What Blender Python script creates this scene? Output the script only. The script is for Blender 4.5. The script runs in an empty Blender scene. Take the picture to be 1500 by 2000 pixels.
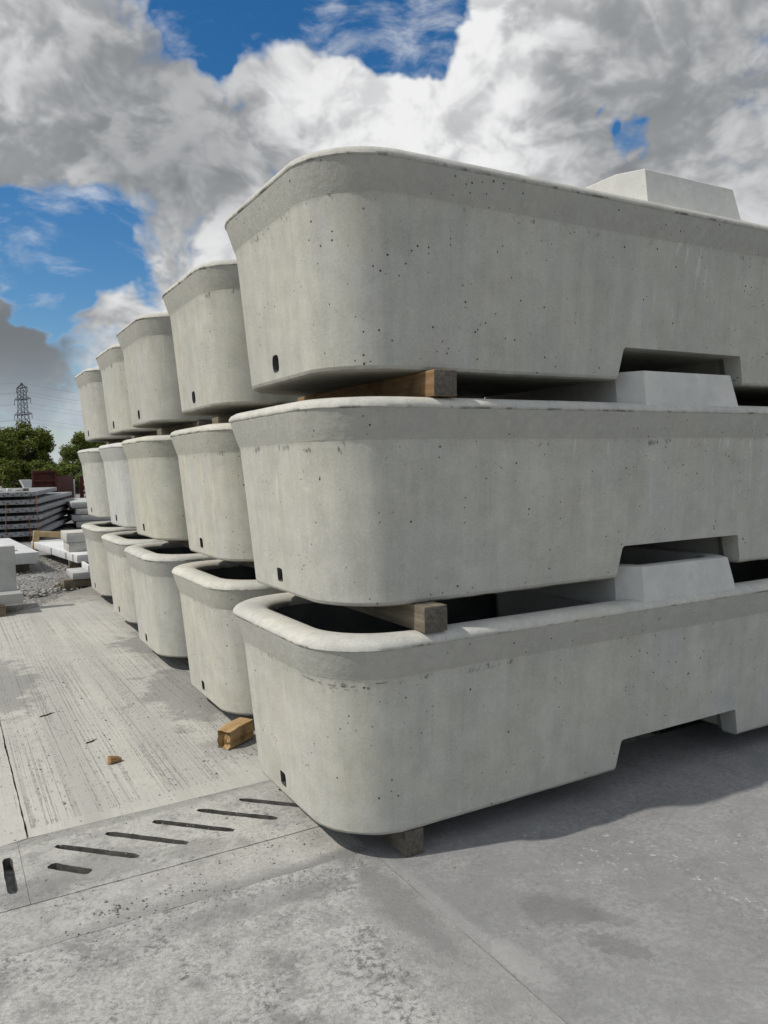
import bpy, bmesh, math, random
from mathutils import Vector, Matrix, noise as mnoise

# ------------------------------------------------------------------ camera, sky, sun, exposure
S = bpy.context.scene
COL = S.collection
rad = math.radians

cam_d = bpy.data.cameras.new('camera')
cam_d.sensor_fit = 'HORIZONTAL'
cam_d.sensor_width = 36.0
cam_d.lens = 36.0 * 1528.8 / 1500.0
cam_d.clip_start = 0.02
cam_d.clip_end = 6000.0
cam = bpy.data.objects.new('camera', cam_d)
COL.objects.link(cam)
RX = Vector((0.869224, -0.493936, -0.021836))
UX = Vector((0.049190, 0.042449, 0.997887))
FX = Vector((0.491966, 0.868461, -0.061194))
M = Matrix.Identity(4)
for i in range(3):
    M[i][0] = RX[i]; M[i][1] = UX[i]; M[i][2] = -FX[i]
M[0][3], M[1][3], M[2][3] = -1.24605, -2.42932, 1.36681
cam.matrix_world = M
S.camera = cam

SUN_EL = 50.0
SUN_AZ = Vector((-1.0, 0.14)).normalized()          # horizontal direction towards the sun
SUN = Vector((SUN_AZ.x * math.cos(rad(SUN_EL)), SUN_AZ.y * math.cos(rad(SUN_EL)), math.sin(rad(SUN_EL))))

sl = bpy.data.lights.new('sun', 'SUN')
sl.energy = 3.2
sl.angle = rad(1.0)
sl.color = (1.0, 0.95, 0.87)
so = bpy.data.objects.new('sun', sl)
COL.objects.link(so)
so.rotation_euler = (-SUN).to_track_quat('-Z', 'Y').to_euler()
so.location = (-20, 5, 30)

S.render.engine = 'CYCLES'
S.cycles.max_bounces = 4
S.cycles.diffuse_bounces = 2
S.cycles.glossy_bounces = 1
S.cycles.transmission_bounces = 2
S.cycles.transparent_max_bounces = 4
S.cycles.caustics_reflective = False
S.cycles.caustics_refractive = False
S.view_settings.view_transform = 'Standard'
S.view_settings.look = 'None'
S.view_settings.exposure = 0.0
S.view_settings.gamma = 1.0
S.view_settings.use_curve_mapping = False


class NT:
    """small helper to write node trees"""
    def __init__(self, tree):
        self.t = tree
        self.n = tree.nodes
        self.l = tree.links

    def new(self, typ, **kw):
        x = self.n.new(typ)
        for k, v in kw.items():
            setattr(x, k, v)
        return x

    def put(self, sock, v):
        if isinstance(v, bpy.types.NodeSocket):
            self.l.new(v, sock)
        else:
            sock.default_value = v

    def math(self, op, a, b=0.0, c=0.0, clamp=False):
        x = self.new('ShaderNodeMath', operation=op, use_clamp=clamp)
        self.put(x.inputs[0], a); self.put(x.inputs[1], b); self.put(x.inputs[2], c)
        return x.outputs[0]

    def vmath(self, op, a, b=(0, 0, 0), out=0):
        x = self.new('ShaderNodeVectorMath', operation=op)
        self.put(x.inputs[0], a)
        if op == 'SCALE':
            self.put(x.inputs[3], b)
        else:
            self.put(x.inputs[1], b)
        return x.outputs[out]

    def noise(self, vec, scale, detail=4.0, rough=0.55, dist=0.0, lac=2.0, out=0):
        x = self.new('ShaderNodeTexNoise')
        self.put(x.inputs['Vector'], vec)
        x.inputs['Scale'].default_value = scale
        x.inputs['Detail'].default_value = detail
        x.inputs['Roughness'].default_value = rough
        x.inputs['Lacunarity'].default_value = lac
        x.inputs['Distortion'].default_value = dist
        return x.outputs[out]

    def voro(self, vec, scale, feature='F1', rnd=1.0):
        x = self.new('ShaderNodeTexVoronoi', feature=feature)
        self.put(x.inputs['Vector'], vec)
        x.inputs['Scale'].default_value = scale
        x.inputs['Randomness'].default_value = rnd
        return x

    def ramp(self, v, a, b, lo=0.0, hi=1.0, smooth=True):
        x = self.new('ShaderNodeMapRange', interpolation_type='SMOOTHSTEP' if smooth else 'LINEAR', clamp=True)
        self.put(x.inputs[0], v)
        self.put(x.inputs[1], a); self.put(x.inputs[2], b)
        self.put(x.inputs[3], lo); self.put(x.inputs[4], hi)
        return x.outputs[0]

    def mix(self, f, a, b, blend='MIX'):
        x = self.new('ShaderNodeMix', data_type='RGBA', blend_type=blend)
        x.clamp_factor = True
        self.put(x.inputs[0], f)
        self.put(x.inputs[6], tuple(a) + (1,) if isinstance(a, (tuple, list)) and len(a) == 3 else a)
        self.put(x.inputs[7], tuple(b) + (1,) if isinstance(b, (tuple, list)) and len(b) == 3 else b)
        return x.outputs[2]

    def scale(self, vec, s):
        return self.vmath('MULTIPLY', vec, s)

    def grey(self, v):
        x = self.new('ShaderNodeCombineXYZ')
        for i in range(3):
            self.put(x.inputs[i], v)
        return x.outputs[0]


# ---- world: Nishita blue with procedural broken cumulus over it, all in world directions
W = bpy.data.worlds.new('World')
S.world = W
W.use_nodes = True
wt = NT(W.node_tree)
for x in list(wt.n):
    wt.n.remove(x)
sky = wt.new('ShaderNodeTexSky', sky_type='NISHITA')
sky.sun_disc = False
sky.sun_elevation = rad(SUN_EL)
sky.sun_rotation = math.atan2(SUN.x, SUN.y)
sky.altitude = 60.0
sky.air_density = 1.0
sky.dust_density = 0.6
sky.ozone_density = 2.5
D = wt.new('ShaderNodeTexCoord').outputs['Generated']
Dn = wt.vmath('NORMALIZE', D)
sep = wt.new('ShaderNodeSeparateXYZ')
wt.put(sep.inputs[0], Dn)
dz = wt.math('MAXIMUM', sep.outputs[2], 0.0)
# cumulus seen from the side: stay in direction space, a little flattened
P = wt.vmath('MULTIPLY', Dn, (1.9, 1.9, 2.6))
warp = wt.noise(P, 3.2, 2, 0.5, out=1)
Pw = wt.vmath('ADD', P, wt.vmath('SCALE', wt.vmath('SUBTRACT', warp, (0.5, 0.5, 0.5)), 0.16))


def billow(vec, s0):
    """puffy detail: folded noise has round tops and narrow creases"""
    acc = None
    for k, w in ((1.0, 0.52), (2.3, 0.28), (5.1, 0.14), (11.0, 0.08)):
        n = wt.math('MULTIPLY', wt.math('ABSOLUTE', wt.math('SUBTRACT', wt.noise(vec, s0 * k, 0.0, 0.5), 0.5)), 2.0 * w)
        acc = n if acc is None else wt.math('ADD', acc, n)
    return acc


def fbm(vec):
    a = wt.noise(vec, 2.0, 6, 0.55, 0.0)
    b = billow(vec, 4.3)
    return wt.math('ADD', wt.math('MULTIPLY', a, 0.74), wt.math('MULTIPLY', b, 0.46))


# clear lanes and heavy banks of this afternoon's sky: (direction, cosine radius, amount)
LANES = [((0.3479, 0.8014, 0.4866), 2.4, -0.2), ((0.4186, 0.7714, 0.4793), 2.4, -0.22), ((0.4808, 0.7354, 0.4774), 2.2, -0.22),
         ((0.2793, 0.8345, 0.4750), 1.8, -0.2), ((0.2890, 0.8517, 0.4372), 1, -0.14), ((0.4416, 0.7325, 0.5180), 4, -0.12),
         ((0.1273, 0.9618, 0.2422), 3, -0.26), ((0.1974, 0.9443, 0.2632), 2.2, -0.22), ((0.1264, 0.9741, 0.1874), 1.4, -0.18),
         ((0.6609, 0.6330, 0.4031), 0.8, -0.2), ((0.6746, 0.6335, 0.3789), 0.7, -0.2), ((0.6928, 0.6300, 0.3508), 1, -0.24),
         ((0.3229, 0.8499, 0.4164), 0.8, -0.12), ((0.5613, 0.7153, 0.4163), 0.7, -0.12), ((0.1274, 0.9912, 0.0361), 1.8, -0.08),
         ((0.0815, 0.9580, 0.2748), 1.8, -0.16), ((0.2587, 0.9316, 0.2554), 1, -0.1), ((0.1376, 0.9058, 0.4007), 7, 0.16),
         ((0.0831, 0.9840, 0.1573), 2.4, 0.18), ((0.1756, 0.9649, 0.1955), 1.5, 0.22), ((0.3795, 0.8230, 0.4227), 2.6, 0.12),
         ((0.4628, 0.7844, 0.4130), 3, 0.14), ((0.2960, 0.9084, 0.2952), 3.5, 0.1), ((0.5684, 0.6969, 0.4373), 3.5, 0.14),
         ((0.7259, 0.5889, 0.3555), 7, 0.14), ((0.6659, 0.6813, 0.3042), 4, 0.1), ((0.2484, 0.9444, 0.2156), 2, 0.06),
         ((0.6001, 0.6502, 0.4659), 4, 0.1), ((0.0965, 0.9918, 0.0834), 3, 0.1), ((0.5421, 0.7586, 0.3614), 3, 0.14),
         ((0.6027, 0.7041, 0.3754), 3, 0.12), ((0.5065, 0.7677, 0.3925), 2.5, 0.1)]
dn = fbm(Pw)
bias = None
wob = wt.vmath('NORMALIZE', wt.vmath('ADD', Dn, wt.vmath('SCALE', wt.vmath('SUBTRACT', wt.noise(Dn, 9.0, 4, 0.56, out=1), (0.5, 0.5, 0.5)), 0.15)))
for dv, deg, amt in LANES:
    dot = wt.vmath('DOT_PRODUCT', wob, tuple(Vector(dv).normalized()), out=1)
    g = wt.ramp(dot, math.cos(rad(deg * 1.9)), math.cos(rad(deg * 0.15)), 0.0, amt)
    bias = g if bias is None else wt.math('ADD', bias, g)
dens = wt.math('ADD', dn, bias)
cover = wt.ramp(dens, 0.36, 0.53)
# sunward sample for the lit and shaded sides of the billows
toward = wt.vmath('SCALE', wt.vmath('SUBTRACT', (SUN.x * 1.9, SUN.y * 1.9, SUN.z * 2.6), P), 0.020)
dn2 = fbm(wt.vmath('ADD', Pw, toward))
rel = wt.math('SUBTRACT', dn, dn2)
lit = wt.ramp(rel, -0.10, 0.10)
soft = wt.noise(Pw, 1.7, 5, 0.55)
# rain-heavy banks
BANKS = [((0.1276, 0.9019, 0.4127), 12, 0.50), ((0.2420, 0.8954, 0.3738), 5, 0.25), ((0.0779, 0.9845, 0.1570), 3.6, 0.42), ((0.7792, 0.5465, 0.3069), 10, 0.55), ((0.6892, 0.5917, 0.4181), 5, 0.15), ((0.0969, 0.9907, 0.0950), 4, 0.35), ((0.6115, 0.6629, 0.4320), 2.5, 0.12)]
bank = wt.ramp(soft, 0.46, 0.74, 0.0, 0.16)
for dv, deg, amt in BANKS:
    dot = wt.vmath('DOT_PRODUCT', wob, tuple(Vector(dv).normalized()), out=1)
    bank = wt.math('ADD', bank, wt.ramp(dot, math.cos(rad(deg * 2.0)), 1.0, 0.0, amt))
bank = wt.math('MULTIPLY', bank, wt.ramp(dens, 0.29, 0.50))
greyf = wt.math('ADD', bank, wt.math('MULTIPLY', wt.math('SUBTRACT', 0.58, lit), wt.math('SUBTRACT', 0.60, wt.math('MULTIPLY', bank, 0.45))))
greyf = wt.math('ADD', greyf, wt.math('MULTIPLY', wt.math('SUBTRACT', wt.noise(Pw, 3.4, 4, 0.55), 0.5), 0.45))
greyf = wt.ramp(greyf, -0.10, 1.10)
ccol = wt.mix(greyf, (0.87, 0.872, 0.875), (0.18, 0.195, 0.21))
# thin low stratus towards the horizon
ccol = wt.mix(wt.ramp(dz, 0.02, 0.16, 0.75, 0.0), ccol, wt.mix(wt.ramp(soft, 0.40, 0.60), (0.36, 0.45, 0.54), (0.60, 0.66, 0.71)))
# blue from the sky model
skyc = wt.vmath('SCALE', sky.outputs[0], 0.100)
hs = wt.new('ShaderNodeHueSaturation')
hs.inputs['Saturation'].default_value = 1.38
wt.put(hs.inputs['Color'], skyc)
cover = wt.math('MAXIMUM', cover, wt.math('MULTIPLY', wt.ramp(wt.noise(wt.vmath('MULTIPLY', Pw, (1.0, 1.0, 1.8)), 5.0, 5, 0.6), 0.46, 0.72), 0.55))
cover = wt.math('MAXIMUM', cover, wt.ramp(dz, 0.0, 0.09, 0.85, 0.0))
allc = wt.mix(cover, hs.outputs[0], ccol)
bg = wt.new('ShaderNodeBackground')
bg.inputs['Strength'].default_value = 1.0
wt.put(bg.inputs['Color'], allc)
wo = wt.new('ShaderNodeOutputWorld')
wt.l.new(bg.outputs[0], wo.inputs[0])
W.cycles.sampling_method = 'NONE'

# ------------------------------------------------------------------ helpers
G = -0.10        # level of the yard surface


def link(o, parent=None):
    COL.objects.link(o)
    if parent is not None:
        o.parent = parent
    return o


def tag(o, label=None, cat=None, group=None, kind=None):
    if label: o['label'] = label
    if cat: o['category'] = cat
    if group: o['group'] = group
    if kind: o['kind'] = kind
    return o


def empty(name, loc=(0, 0, 0), rz=0.0):
    o = bpy.data.objects.new(name, None)
    o.location = loc
    o.rotation_euler = (0, 0, rz)
    o.empty_display_size = 0.1
    return link(o)


def mesh_from_bm(name, bm, mat, smooth=None):
    me = bpy.data.meshes.new(name)
    bmesh.ops.recalc_face_normals(bm, faces=bm.faces)
    bm.to_mesh(me)
    bm.free()
    me.materials.append(mat)
    if smooth is not None:
        me.shade_smooth()
        me.set_sharp_from_angle(angle=rad(smooth))
    return me


def obj(name, me, parent=None, loc=(0, 0, 0), rot=(0, 0, 0)):
    o = bpy.data.objects.new(name, me)
    o.location = loc
    o.rotation_euler = rot
    return link(o, parent)


def bm_box(bm, x0, x1, y0, y1, z0, z1, bev=0.0, seg=2, mtx=None):
    vs = [bm.verts.new((x, y, z)) for x in (x0, x1) for y in (y0, y1) for z in (z0, z1)]
    fs = [(0, 1, 3, 2), (4, 6, 7, 5), (0, 4, 5, 1), (2, 3, 7, 6), (0, 2, 6, 4), (1, 5, 7, 3)]
    faces = [bm.faces.new([vs[i] for i in f]) for f in fs]
    geom = vs
    if bev > 0:
        ed = list({e for f in faces for e in f.edges})
        r = bmesh.ops.bevel(bm, geom=ed, offset=bev, segments=seg, affect='EDGES', profile=0.5)
        geom = list({v for f in r['faces'] for v in f.verts})
    if mtx is not None:
        for v in geom:
            v.co = mtx @ v.co
    return geom


def box_mesh(name, mat, x0, x1, y0, y1, z0, z1, bev=0.004, seg=2, smooth=35):
    bm = bmesh.new()
    bm_box(bm, x0, x1, y0, y1, z0, z1, bev, seg)
    return mesh_from_bm(name, bm, mat, smooth)


def bm_tube(bm, pts, r, n=6):
    """tube along a polyline, r a number or a list"""
    rings = []
    for i, p in enumerate(pts):
        p = Vector(p)
        a = Vector(pts[max(0, i - 1)]); b = Vector(pts[min(len(pts) - 1, i + 1)])
        t = (b - a).normalized()
        s = t.orthogonal().normalized()
        if rings and abs(s.dot(prev)) < 0.999:
            s = (prev - t * prev.dot(t)).normalized()
        prev = s
        q = t.cross(s)
        rr = r[i] if isinstance(r, (list, tuple)) else r
        rings.append([bm.verts.new(p + (s * math.cos(2 * math.pi * k / n) + q * math.sin(2 * math.pi * k / n)) * rr) for k in range(n)])
    for a, b in zip(rings, rings[1:]):
        for k in range(n):
            bm.faces.new((a[k], a[(k + 1) % n], b[(k + 1) % n], b[k]))
    bm.faces.new(rings[0][::-1]); bm.faces.new(rings[-1])


def bm_prism(bm, plan, z0, z1):
    lo = [bm.verts.new((x, y, z0)) for x, y in plan]
    hi = [bm.verts.new((x, y, z1)) for x, y in plan]
    n = len(plan)
    for i in range(n):
        bm.faces.new((lo[i], lo[(i + 1) % n], hi[(i + 1) % n], hi[i]))
    bm.faces.new(lo[::-1]); bm.faces.new(hi)


def fn(p, s=1.0, seed=0.0):
    return mnoise.noise(Vector((p[0] * s + seed * 17.3, p[1] * s - seed * 9.1, p[2] * s + seed * 5.7)))


def boolean_cut(me, cutters, mat):
    """difference of a mesh and a list of bmesh cutters, evaluated once"""
    o = bpy.data.objects.new('tmp', me); COL.objects.link(o)
    tmp = []
    for bm in cutters:
        bmesh.ops.recalc_face_normals(bm, faces=bm.faces)
        m2 = bpy.data.meshes.new('cut'); bm.to_mesh(m2); bm.free()
        m2.materials.append(mat); m2.materials.append(M_CUT)
        c = bpy.data.objects.new('cut', m2); COL.objects.link(c)
        md = o.modifiers.new('b', 'BOOLEAN'); md.operation = 'DIFFERENCE'; md.solver = 'EXACT'; md.object = c
        tmp.append(c)
    bpy.context.view_layer.update()
    dg = bpy.context.evaluated_depsgraph_get()
    res = bpy.data.meshes.new_from_object(o.evaluated_get(dg))
    bpy.data.objects.remove(o)
    for c in tmp:
        m2 = c.data
        bpy.data.objects.remove(c); bpy.data.meshes.remove(m2)
    return res


# ------------------------------------------------------------------ materials
def material(name):
    m = bpy.data.materials.new(name)
    m.use_nodes = True
    t = NT(m.node_tree)
    b = t.n['Principled BSDF']
    b.inputs['Roughness'].default_value = 0.85
    b.inputs['Specular IOR Level'].default_value = 0.25
    return m, t, b


def bump(t, b, h, strength, dist):
    x = t.new('ShaderNodeBump')
    x.inputs['Strength'].default_value = strength
    x.inputs['Distance'].default_value = dist
    t.put(x.inputs['Height'], h)
    t.l.new(x.outputs[0], b.inputs['Normal'])


def obj_coords(t, seed_amt=31.0):
    co = t.new('ShaderNodeTexCoord').outputs['Object']
    oi = t.new('ShaderNodeObjectInfo')
    off = t.vmath('SCALE', (1.0, 0.73, 0.41), t.math('MULTIPLY', oi.outputs['Random'], seed_amt))
    return co, t.vmath('ADD', co, off), oi


def trough_concrete():
    m, t, b = material('cast_trough_concrete')
    co, c, oi = obj_coords(t)
    sx = t.new('ShaderNodeSeparateXYZ'); t.put(sx.inputs[0], co)
    z = sx.outputs[2]
    big = t.noise(c, 2.3, 4, 0.55)
    mid = t.noise(c, 11.0, 5, 0.6)
    fine = t.noise(c, 110.0, 4, 0.7)
    streak = t.noise(t.scale(c, (9.0, 9.0, 0.55)), 1.6, 5, 0.6)
    fstreak = t.noise(t.scale(c, (60.0, 60.0, 1.6)), 1.0, 3, 0.6)
    col = t.mix(t.ramp(big, 0.3, 0.7), (0.468, 0.456, 0.396), (0.424, 0.417, 0.378))
    tint = t.noise(t.scale(c, (3.0, 3.0, 1.2)), 1.3, 3, 0.5)
    col = t.mix(t.ramp(tint, 0.55, 0.75, 0, 0.45), col, (0.450, 0.452, 0.462))
    col = t.mix(t.ramp(tint, 0.30, 0.46, 0.5, 0.0), col, (0.44, 0.425, 0.358))
    v = t.math('ADD', t.math('MULTIPLY', t.math('SUBTRACT', streak, 0.5), 0.36), t.math('MULTIPLY', t.math('SUBTRACT', mid, 0.5), 0.46))
    v = t.math('ADD', v, t.math('MULTIPLY', t.math('SUBTRACT', fine, 0.5), 0.50))
    v = t.math('ADD', v, t.math('MULTIPLY', t.math('SUBTRACT', t.noise(c, 4.6, 4, 0.6), 0.5), 0.26))
    v = t.math('ADD', v, t.math('MULTIPLY', t.math('SUBTRACT', fstreak, 0.5), 0.10))
    col = t.vmath('MULTIPLY', col, t.grey(t.math('ADD', v, 1.0)))
    # pale speckle of laitance, in drifts
    spk = t.noise(c, 46.0, 2, 0.5)
    drift = t.ramp(t.noise(c, 1.7, 2, 0.5), 0.52, 0.68)
    col = t.mix(t.math('MULTIPLY', t.ramp(spk, 0.62, 0.70), t.math('MULTIPLY', drift, 0.30)), col, (0.60, 0.60, 0.57))
    # lime runs from under the lip
    run = t.noise(t.scale(c, (1.0, 1.0, 0.022)), 62.0, 1, 0.4)
    runm = t.math('MULTIPLY', t.ramp(run, 0.655, 0.70), t.ramp(t.noise(t.scale(c, (1, 1, 0.3)), 2.1, 2, 0.5), 0.50, 0.62))
    runm = t.math('MULTIPLY', runm, t.ramp(t.math('ADD', z, t.math('MULTIPLY', mid, 0.5)), 0.35, 0.95))
    col = t.mix(t.math('MULTIPLY', runm, 0.5), col, (0.66, 0.66, 0.63))
    ws = t.ramp(t.noise(t.scale(c, (7.0, 7.0, 0.35)), 1.0, 4, 0.6), 0.60, 0.76, 0.0, 0.30)
    col = t.mix(ws, col, (0.33, 0.315, 0.265))
    # rougher flare band where two mould halves met, overhang shade darkened in
    band = t.ramp(z, 0.600, 0.606)
    flare = t.ramp(t.noise(c, 30.0, 4, 0.65), 0.30, 0.75)
    col = t.mix(t.math('MULTIPLY', band, 0.60), col, t.mix(flare, (0.325, 0.320, 0.290), (0.395, 0.388, 0.352)))
    # scuffed dark marks on the mould line
    ln = t.math('ABSOLUTE', t.math('SUBTRACT', z, t.math('ADD', 0.588, t.math('MULTIPLY', t.math('SUBTRACT', mid, 0.5), 0.06))))
    mk = t.math('MULTIPLY', t.ramp(ln, 0.004, 0.016, 1.0, 0.0), t.ramp(t.noise(t.scale(c, (1, 1, 0.35)), 9.0, 4, 0.75), 0.575, 0.65))
    col = t.mix(t.math('MULTIPLY', mk, 0.75), col, (0.12, 0.12, 0.115))
    und = t.ramp(z, 0.004, 0.009, 1.0, 0.0)  # shade beneath the base, painted as a darker tone
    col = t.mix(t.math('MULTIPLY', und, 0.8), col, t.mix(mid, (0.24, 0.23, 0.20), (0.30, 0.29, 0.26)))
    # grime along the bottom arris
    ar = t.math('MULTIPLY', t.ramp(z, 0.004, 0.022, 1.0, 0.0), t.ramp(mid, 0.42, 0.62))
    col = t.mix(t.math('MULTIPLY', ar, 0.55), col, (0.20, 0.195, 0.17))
    # blow holes: two sizes
    hole = None
    for sc, r0, lo in ((15.0, 0.085, 0.25), (42.0, 0.185, 0.18)):
        vo = t.voro(c, sc)
        cs = t.new('ShaderNodeSeparateColor'); t.put(cs.inputs[0], vo.outputs['Color'])
        rr = t.ramp(cs.outputs[0], lo, 1.0, 0.0, 1.0, False)
        r = t.math('MULTIPLY', t.math('MULTIPLY', rr, rr), r0)
        dd = t.math('ADD', vo.outputs['Distance'], t.math('MULTIPLY', t.math('SUBTRACT', fine, 0.5), 0.08))
        h = t.ramp(t.math('SUBTRACT', dd, r), -0.012, 0.020, 1.0, 0.0)
        h = t.math('MULTIPLY', h, t.math('GREATER_THAN', cs.outputs[0], lo))
        hole = h if hole is None else t.math('MAXIMUM', hole, h)
    hd = t.math('MULTIPLY', hole, t.ramp(t.noise(c, 3.0, 3, 0.65), 0.44, 0.52, 0.0, 1.0))
    col = t.mix(hd, col, (0.07, 0.067, 0.058))
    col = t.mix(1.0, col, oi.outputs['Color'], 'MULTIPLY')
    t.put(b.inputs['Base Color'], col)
    t.put(b.inputs['Roughness'], t.ramp(mid, 0.3, 0.7, 0.70, 0.88))
    ht = t.math('ADD', t.math('MULTIPLY', mid, 0.25), t.math('MULTIPLY', fine, 0.22))
    ht = t.math('ADD', ht, t.math('MULTIPLY', t.math('MULTIPLY', band, flare), 0.5))
    bump(t, b, ht, 0.55, 0.004)
    return m


def rim_concrete():
    m, t, b = material('trowelled_rim_concrete')
    co, c, oi = obj_coords(t)
    sx = t.new('ShaderNodeSeparateXYZ'); t.put(sx.inputs[0], co)
    z = sx.outputs[2]
    big = t.noise(c, 3.0, 4, 0.6)
    mid = t.noise(c, 22.0, 5, 0.65)
    fine = t.noise(c, 110.0, 4, 0.7)
    col = t.mix(t.ramp(big, 0.35, 0.65), (0.515, 0.50, 0.445), (0.44, 0.433, 0.40))
    v = t.math('ADD', t.math('MULTIPLY', t.math('SUBTRACT', mid, 0.5), 0.55), t.math('MULTIPLY', t.math('SUBTRACT', fine, 0.5), 0.60))
    col = t.vmath('MULTIPLY', col, t.grey(t.math('ADD', v, 1.0)))
    yl = t.ramp(t.noise(c, 6.5, 4, 0.6), 0.56, 0.72, 0, 0.55)
    col = t.mix(yl, col, (0.52, 0.49, 0.39))
    gr = t.ramp(t.noise(c, 4.4, 5, 0.65), 0.60, 0.72, 0, 0.55)
    col = t.mix(gr, col, (0.36, 0.36, 0.345))
    # dark crack of the cold joint under the lip, broken
    cr = t.math('MULTIPLY', t.ramp(z, 0.716, 0.724, 1.0, 0.0), t.ramp(t.noise(t.scale(c, (1, 1, 0.2)), 7.0, 4, 0.7), 0.50, 0.60))
    col = t.mix(t.math('MULTIPLY', cr, 0.8), col, (0.13, 0.125, 0.115))
    col = t.mix(1.0, col, oi.outputs['Color'], 'MULTIPLY')
    t.put(b.inputs['Base Color'], col)
    ht = t.math('ADD', t.math('MULTIPLY', mid, 0.25), t.math('MULTIPLY', fine, 0.5))
    bump(t, b, ht, 0.4, 0.003)
    return m


def box_concrete():
    m, t, b = material('service_box_concrete')
    co, c, oi = obj_coords(t)
    big = t.noise(c, 3.4, 4, 0.6)
    mid = t.noise(c, 16.0, 6, 0.65)
    fine = t.noise(c, 200.0, 3, 0.6)
    col = t.mix(t.ramp(big, 0.35, 0.65), (0.56, 0.55, 0.495), (0.495, 0.49, 0.455))
    v = t.math('ADD', t.math('MULTIPLY', t.math('SUBTRACT', mid, 0.5), 0.34), t.math('MULTIPLY', t.math('SUBTRACT', fine, 0.5), 0.24))
    col = t.vmath('MULTIPLY', col, t.grey(t.math('ADD', v, 1.0)))
    ol = t.ramp(t.noise(c, 5.0, 4, 0.6), 0.60, 0.74, 0, 0.6)
    col = t.mix(ol, col, (0.38, 0.365, 0.28))
    vo = t.voro(c, 55.0)
    cs = t.new('ShaderNodeSeparateColor'); t.put(cs.inputs[0], vo.outputs['Color'])
    h = t.math('MULTIPLY', t.ramp(vo.outputs['Distance'], 0.06, 0.13, 1, 0), t.math('GREATER_THAN', cs.outputs[0], 0.72))
    col = t.mix(t.math('MULTIPLY', h, 0.8), col, (0.10, 0.095, 0.085))
    t.put(b.inputs['Base Color'], col)
    bump(t, b, t.math('SUBTRACT', t.math('ADD', mid, t.math('MULTIPLY', fine, 0.3)), h), 0.4, 0.004)
    return m


def wood(name, c1, c2, dark=(0.06, 0.045, 0.03), axis=1):
    """sawn timber, grain along local axis"""
    m, t, b = material(name)
    co, c, oi = obj_coords(t)
    st = [1.0, 1.0, 1.0]; st[axis] = 0.06
    g1 = t.noise(t.scale(c, tuple(st)), 55.0, 5, 0.6, 0.4)
    g2 = t.noise(t.scale(c, tuple(st)), 180.0, 3, 0.6)
    big = t.noise(c, 7.0, 4, 0.6)
    col = t.mix(t.ramp(g1, 0.3, 0.7), c1, c2)
    col = t.mix(t.ramp(g2, 0.55, 0.7, 0, 0.5), col, dark)
    col = t.mix(t.ramp(big, 0.5, 0.72, 0, 0.65), col, dark)
    col = t.mix(1.0, col, oi.outputs['Color'], 'MULTIPLY')
    t.put(b.inputs['Base Color'], col)
    bump(t, b, t.math('ADD', g1, t.math('MULTIPLY', g2, 0.5)), 0.5, 0.004)
    return m


def wood_end():
    m, t, b = material('timber_end_grain')
    co, c, oi = obj_coords(t, 3.0)
    w = t.vmath('ADD', t.vmath('SUBTRACT', co, (0.02, 0.0, 0.01)), t.vmath('SCALE', t.noise(c, 18, 3, 0.6, out=1), 0.02))
    sx = t.new('ShaderNodeSeparateXYZ'); t.put(sx.inputs[0], w)
    r = t.math('SQRT', t.math('ADD', t.math('MULTIPLY', sx.outputs[0], sx.outputs[0]), t.math('MULTIPLY', sx.outputs[2], sx.outputs[2])))
    ring = t.math('SINE', t.math('MULTIPLY', r, 900.0))
    n = t.noise(c, 70, 5, 0.65)
    col = t.mix(t.ramp(n, 0.3, 0.7), (0.075, 0.066, 0.052), (0.15, 0.133, 0.105))
    col = t.mix(t.ramp(ring, 0.0, 1.0, 0, 0.35), col, (0.07, 0.06, 0.045))
    col = t.mix(t.ramp(t.noise(c, 14, 4, 0.6), 0.52, 0.7, 0, 0.7), col, (0.055, 0.046, 0.036))
    t.put(b.inputs['Base Color'], col)
    bump(t, b, t.math('ADD', n, t.math('MULTIPLY', ring, 0.2)), 0.6, 0.003)
    return m


def plain(name, c1, c2, sc=8.0, rough=0.85, bmp=0.3, metallic=0.0, fine=120.0):
    m, t, b = material(name)
    co, c, oi = obj_coords(t)
    n = t.noise(c, sc, 6, 0.62)
    f = t.noise(c, fine, 3, 0.6)
    col = t.mix(t.ramp(n, 0.32, 0.68), c1, c2)
    col = t.vmath('MULTIPLY', col, t.grey(t.math('ADD', t.math('MULTIPLY', t.math('SUBTRACT', f, 0.5), 0.3), 1.0)))
    t.put(b.inputs['Base Color'], col)
    b.inputs['Roughness'].default_value = rough
    b.inputs['Metallic'].default_value = metallic
    bump(t, b, t.math('ADD', n, t.math('MULTIPLY', f, 0.4)), bmp, 0.006)
    return m


def ellipse(t, co, cx, cy, rx, ry, rot=0.0, edge=0.35, nz=None):
    """1 inside a noise-edged ellipse on the ground"""
    s = t.new('ShaderNodeSeparateXYZ'); t.put(s.inputs[0], co)
    dx = t.math('SUBTRACT', s.outputs[0], cx); dy = t.math('SUBTRACT', s.outputs[1], cy)
    ca, sa = math.cos(rot), math.sin(rot)
    u = t.math('ADD', t.math('MULTIPLY', dx, ca / rx), t.math('MULTIPLY', dy, sa / rx))
    w = t.math('ADD', t.math('MULTIPLY', dx, -sa / ry), t.math('MULTIPLY', dy, ca / ry))
    r = t.math('SQRT', t.math('ADD', t.math('MULTIPLY', u, u), t.math('MULTIPLY', w, w)))
    if nz is not None:
        r = t.math('ADD', r, t.math('MULTIPLY', t.math('SUBTRACT', nz, 0.5), 3.0))
    return t.ramp(r, 1.0 - edge * 0.5, 1.0 + edge * 0.5, 1.0, 0.0)


def world_co(t):
    return t.new('ShaderNodeNewGeometry').outputs['Position']


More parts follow.
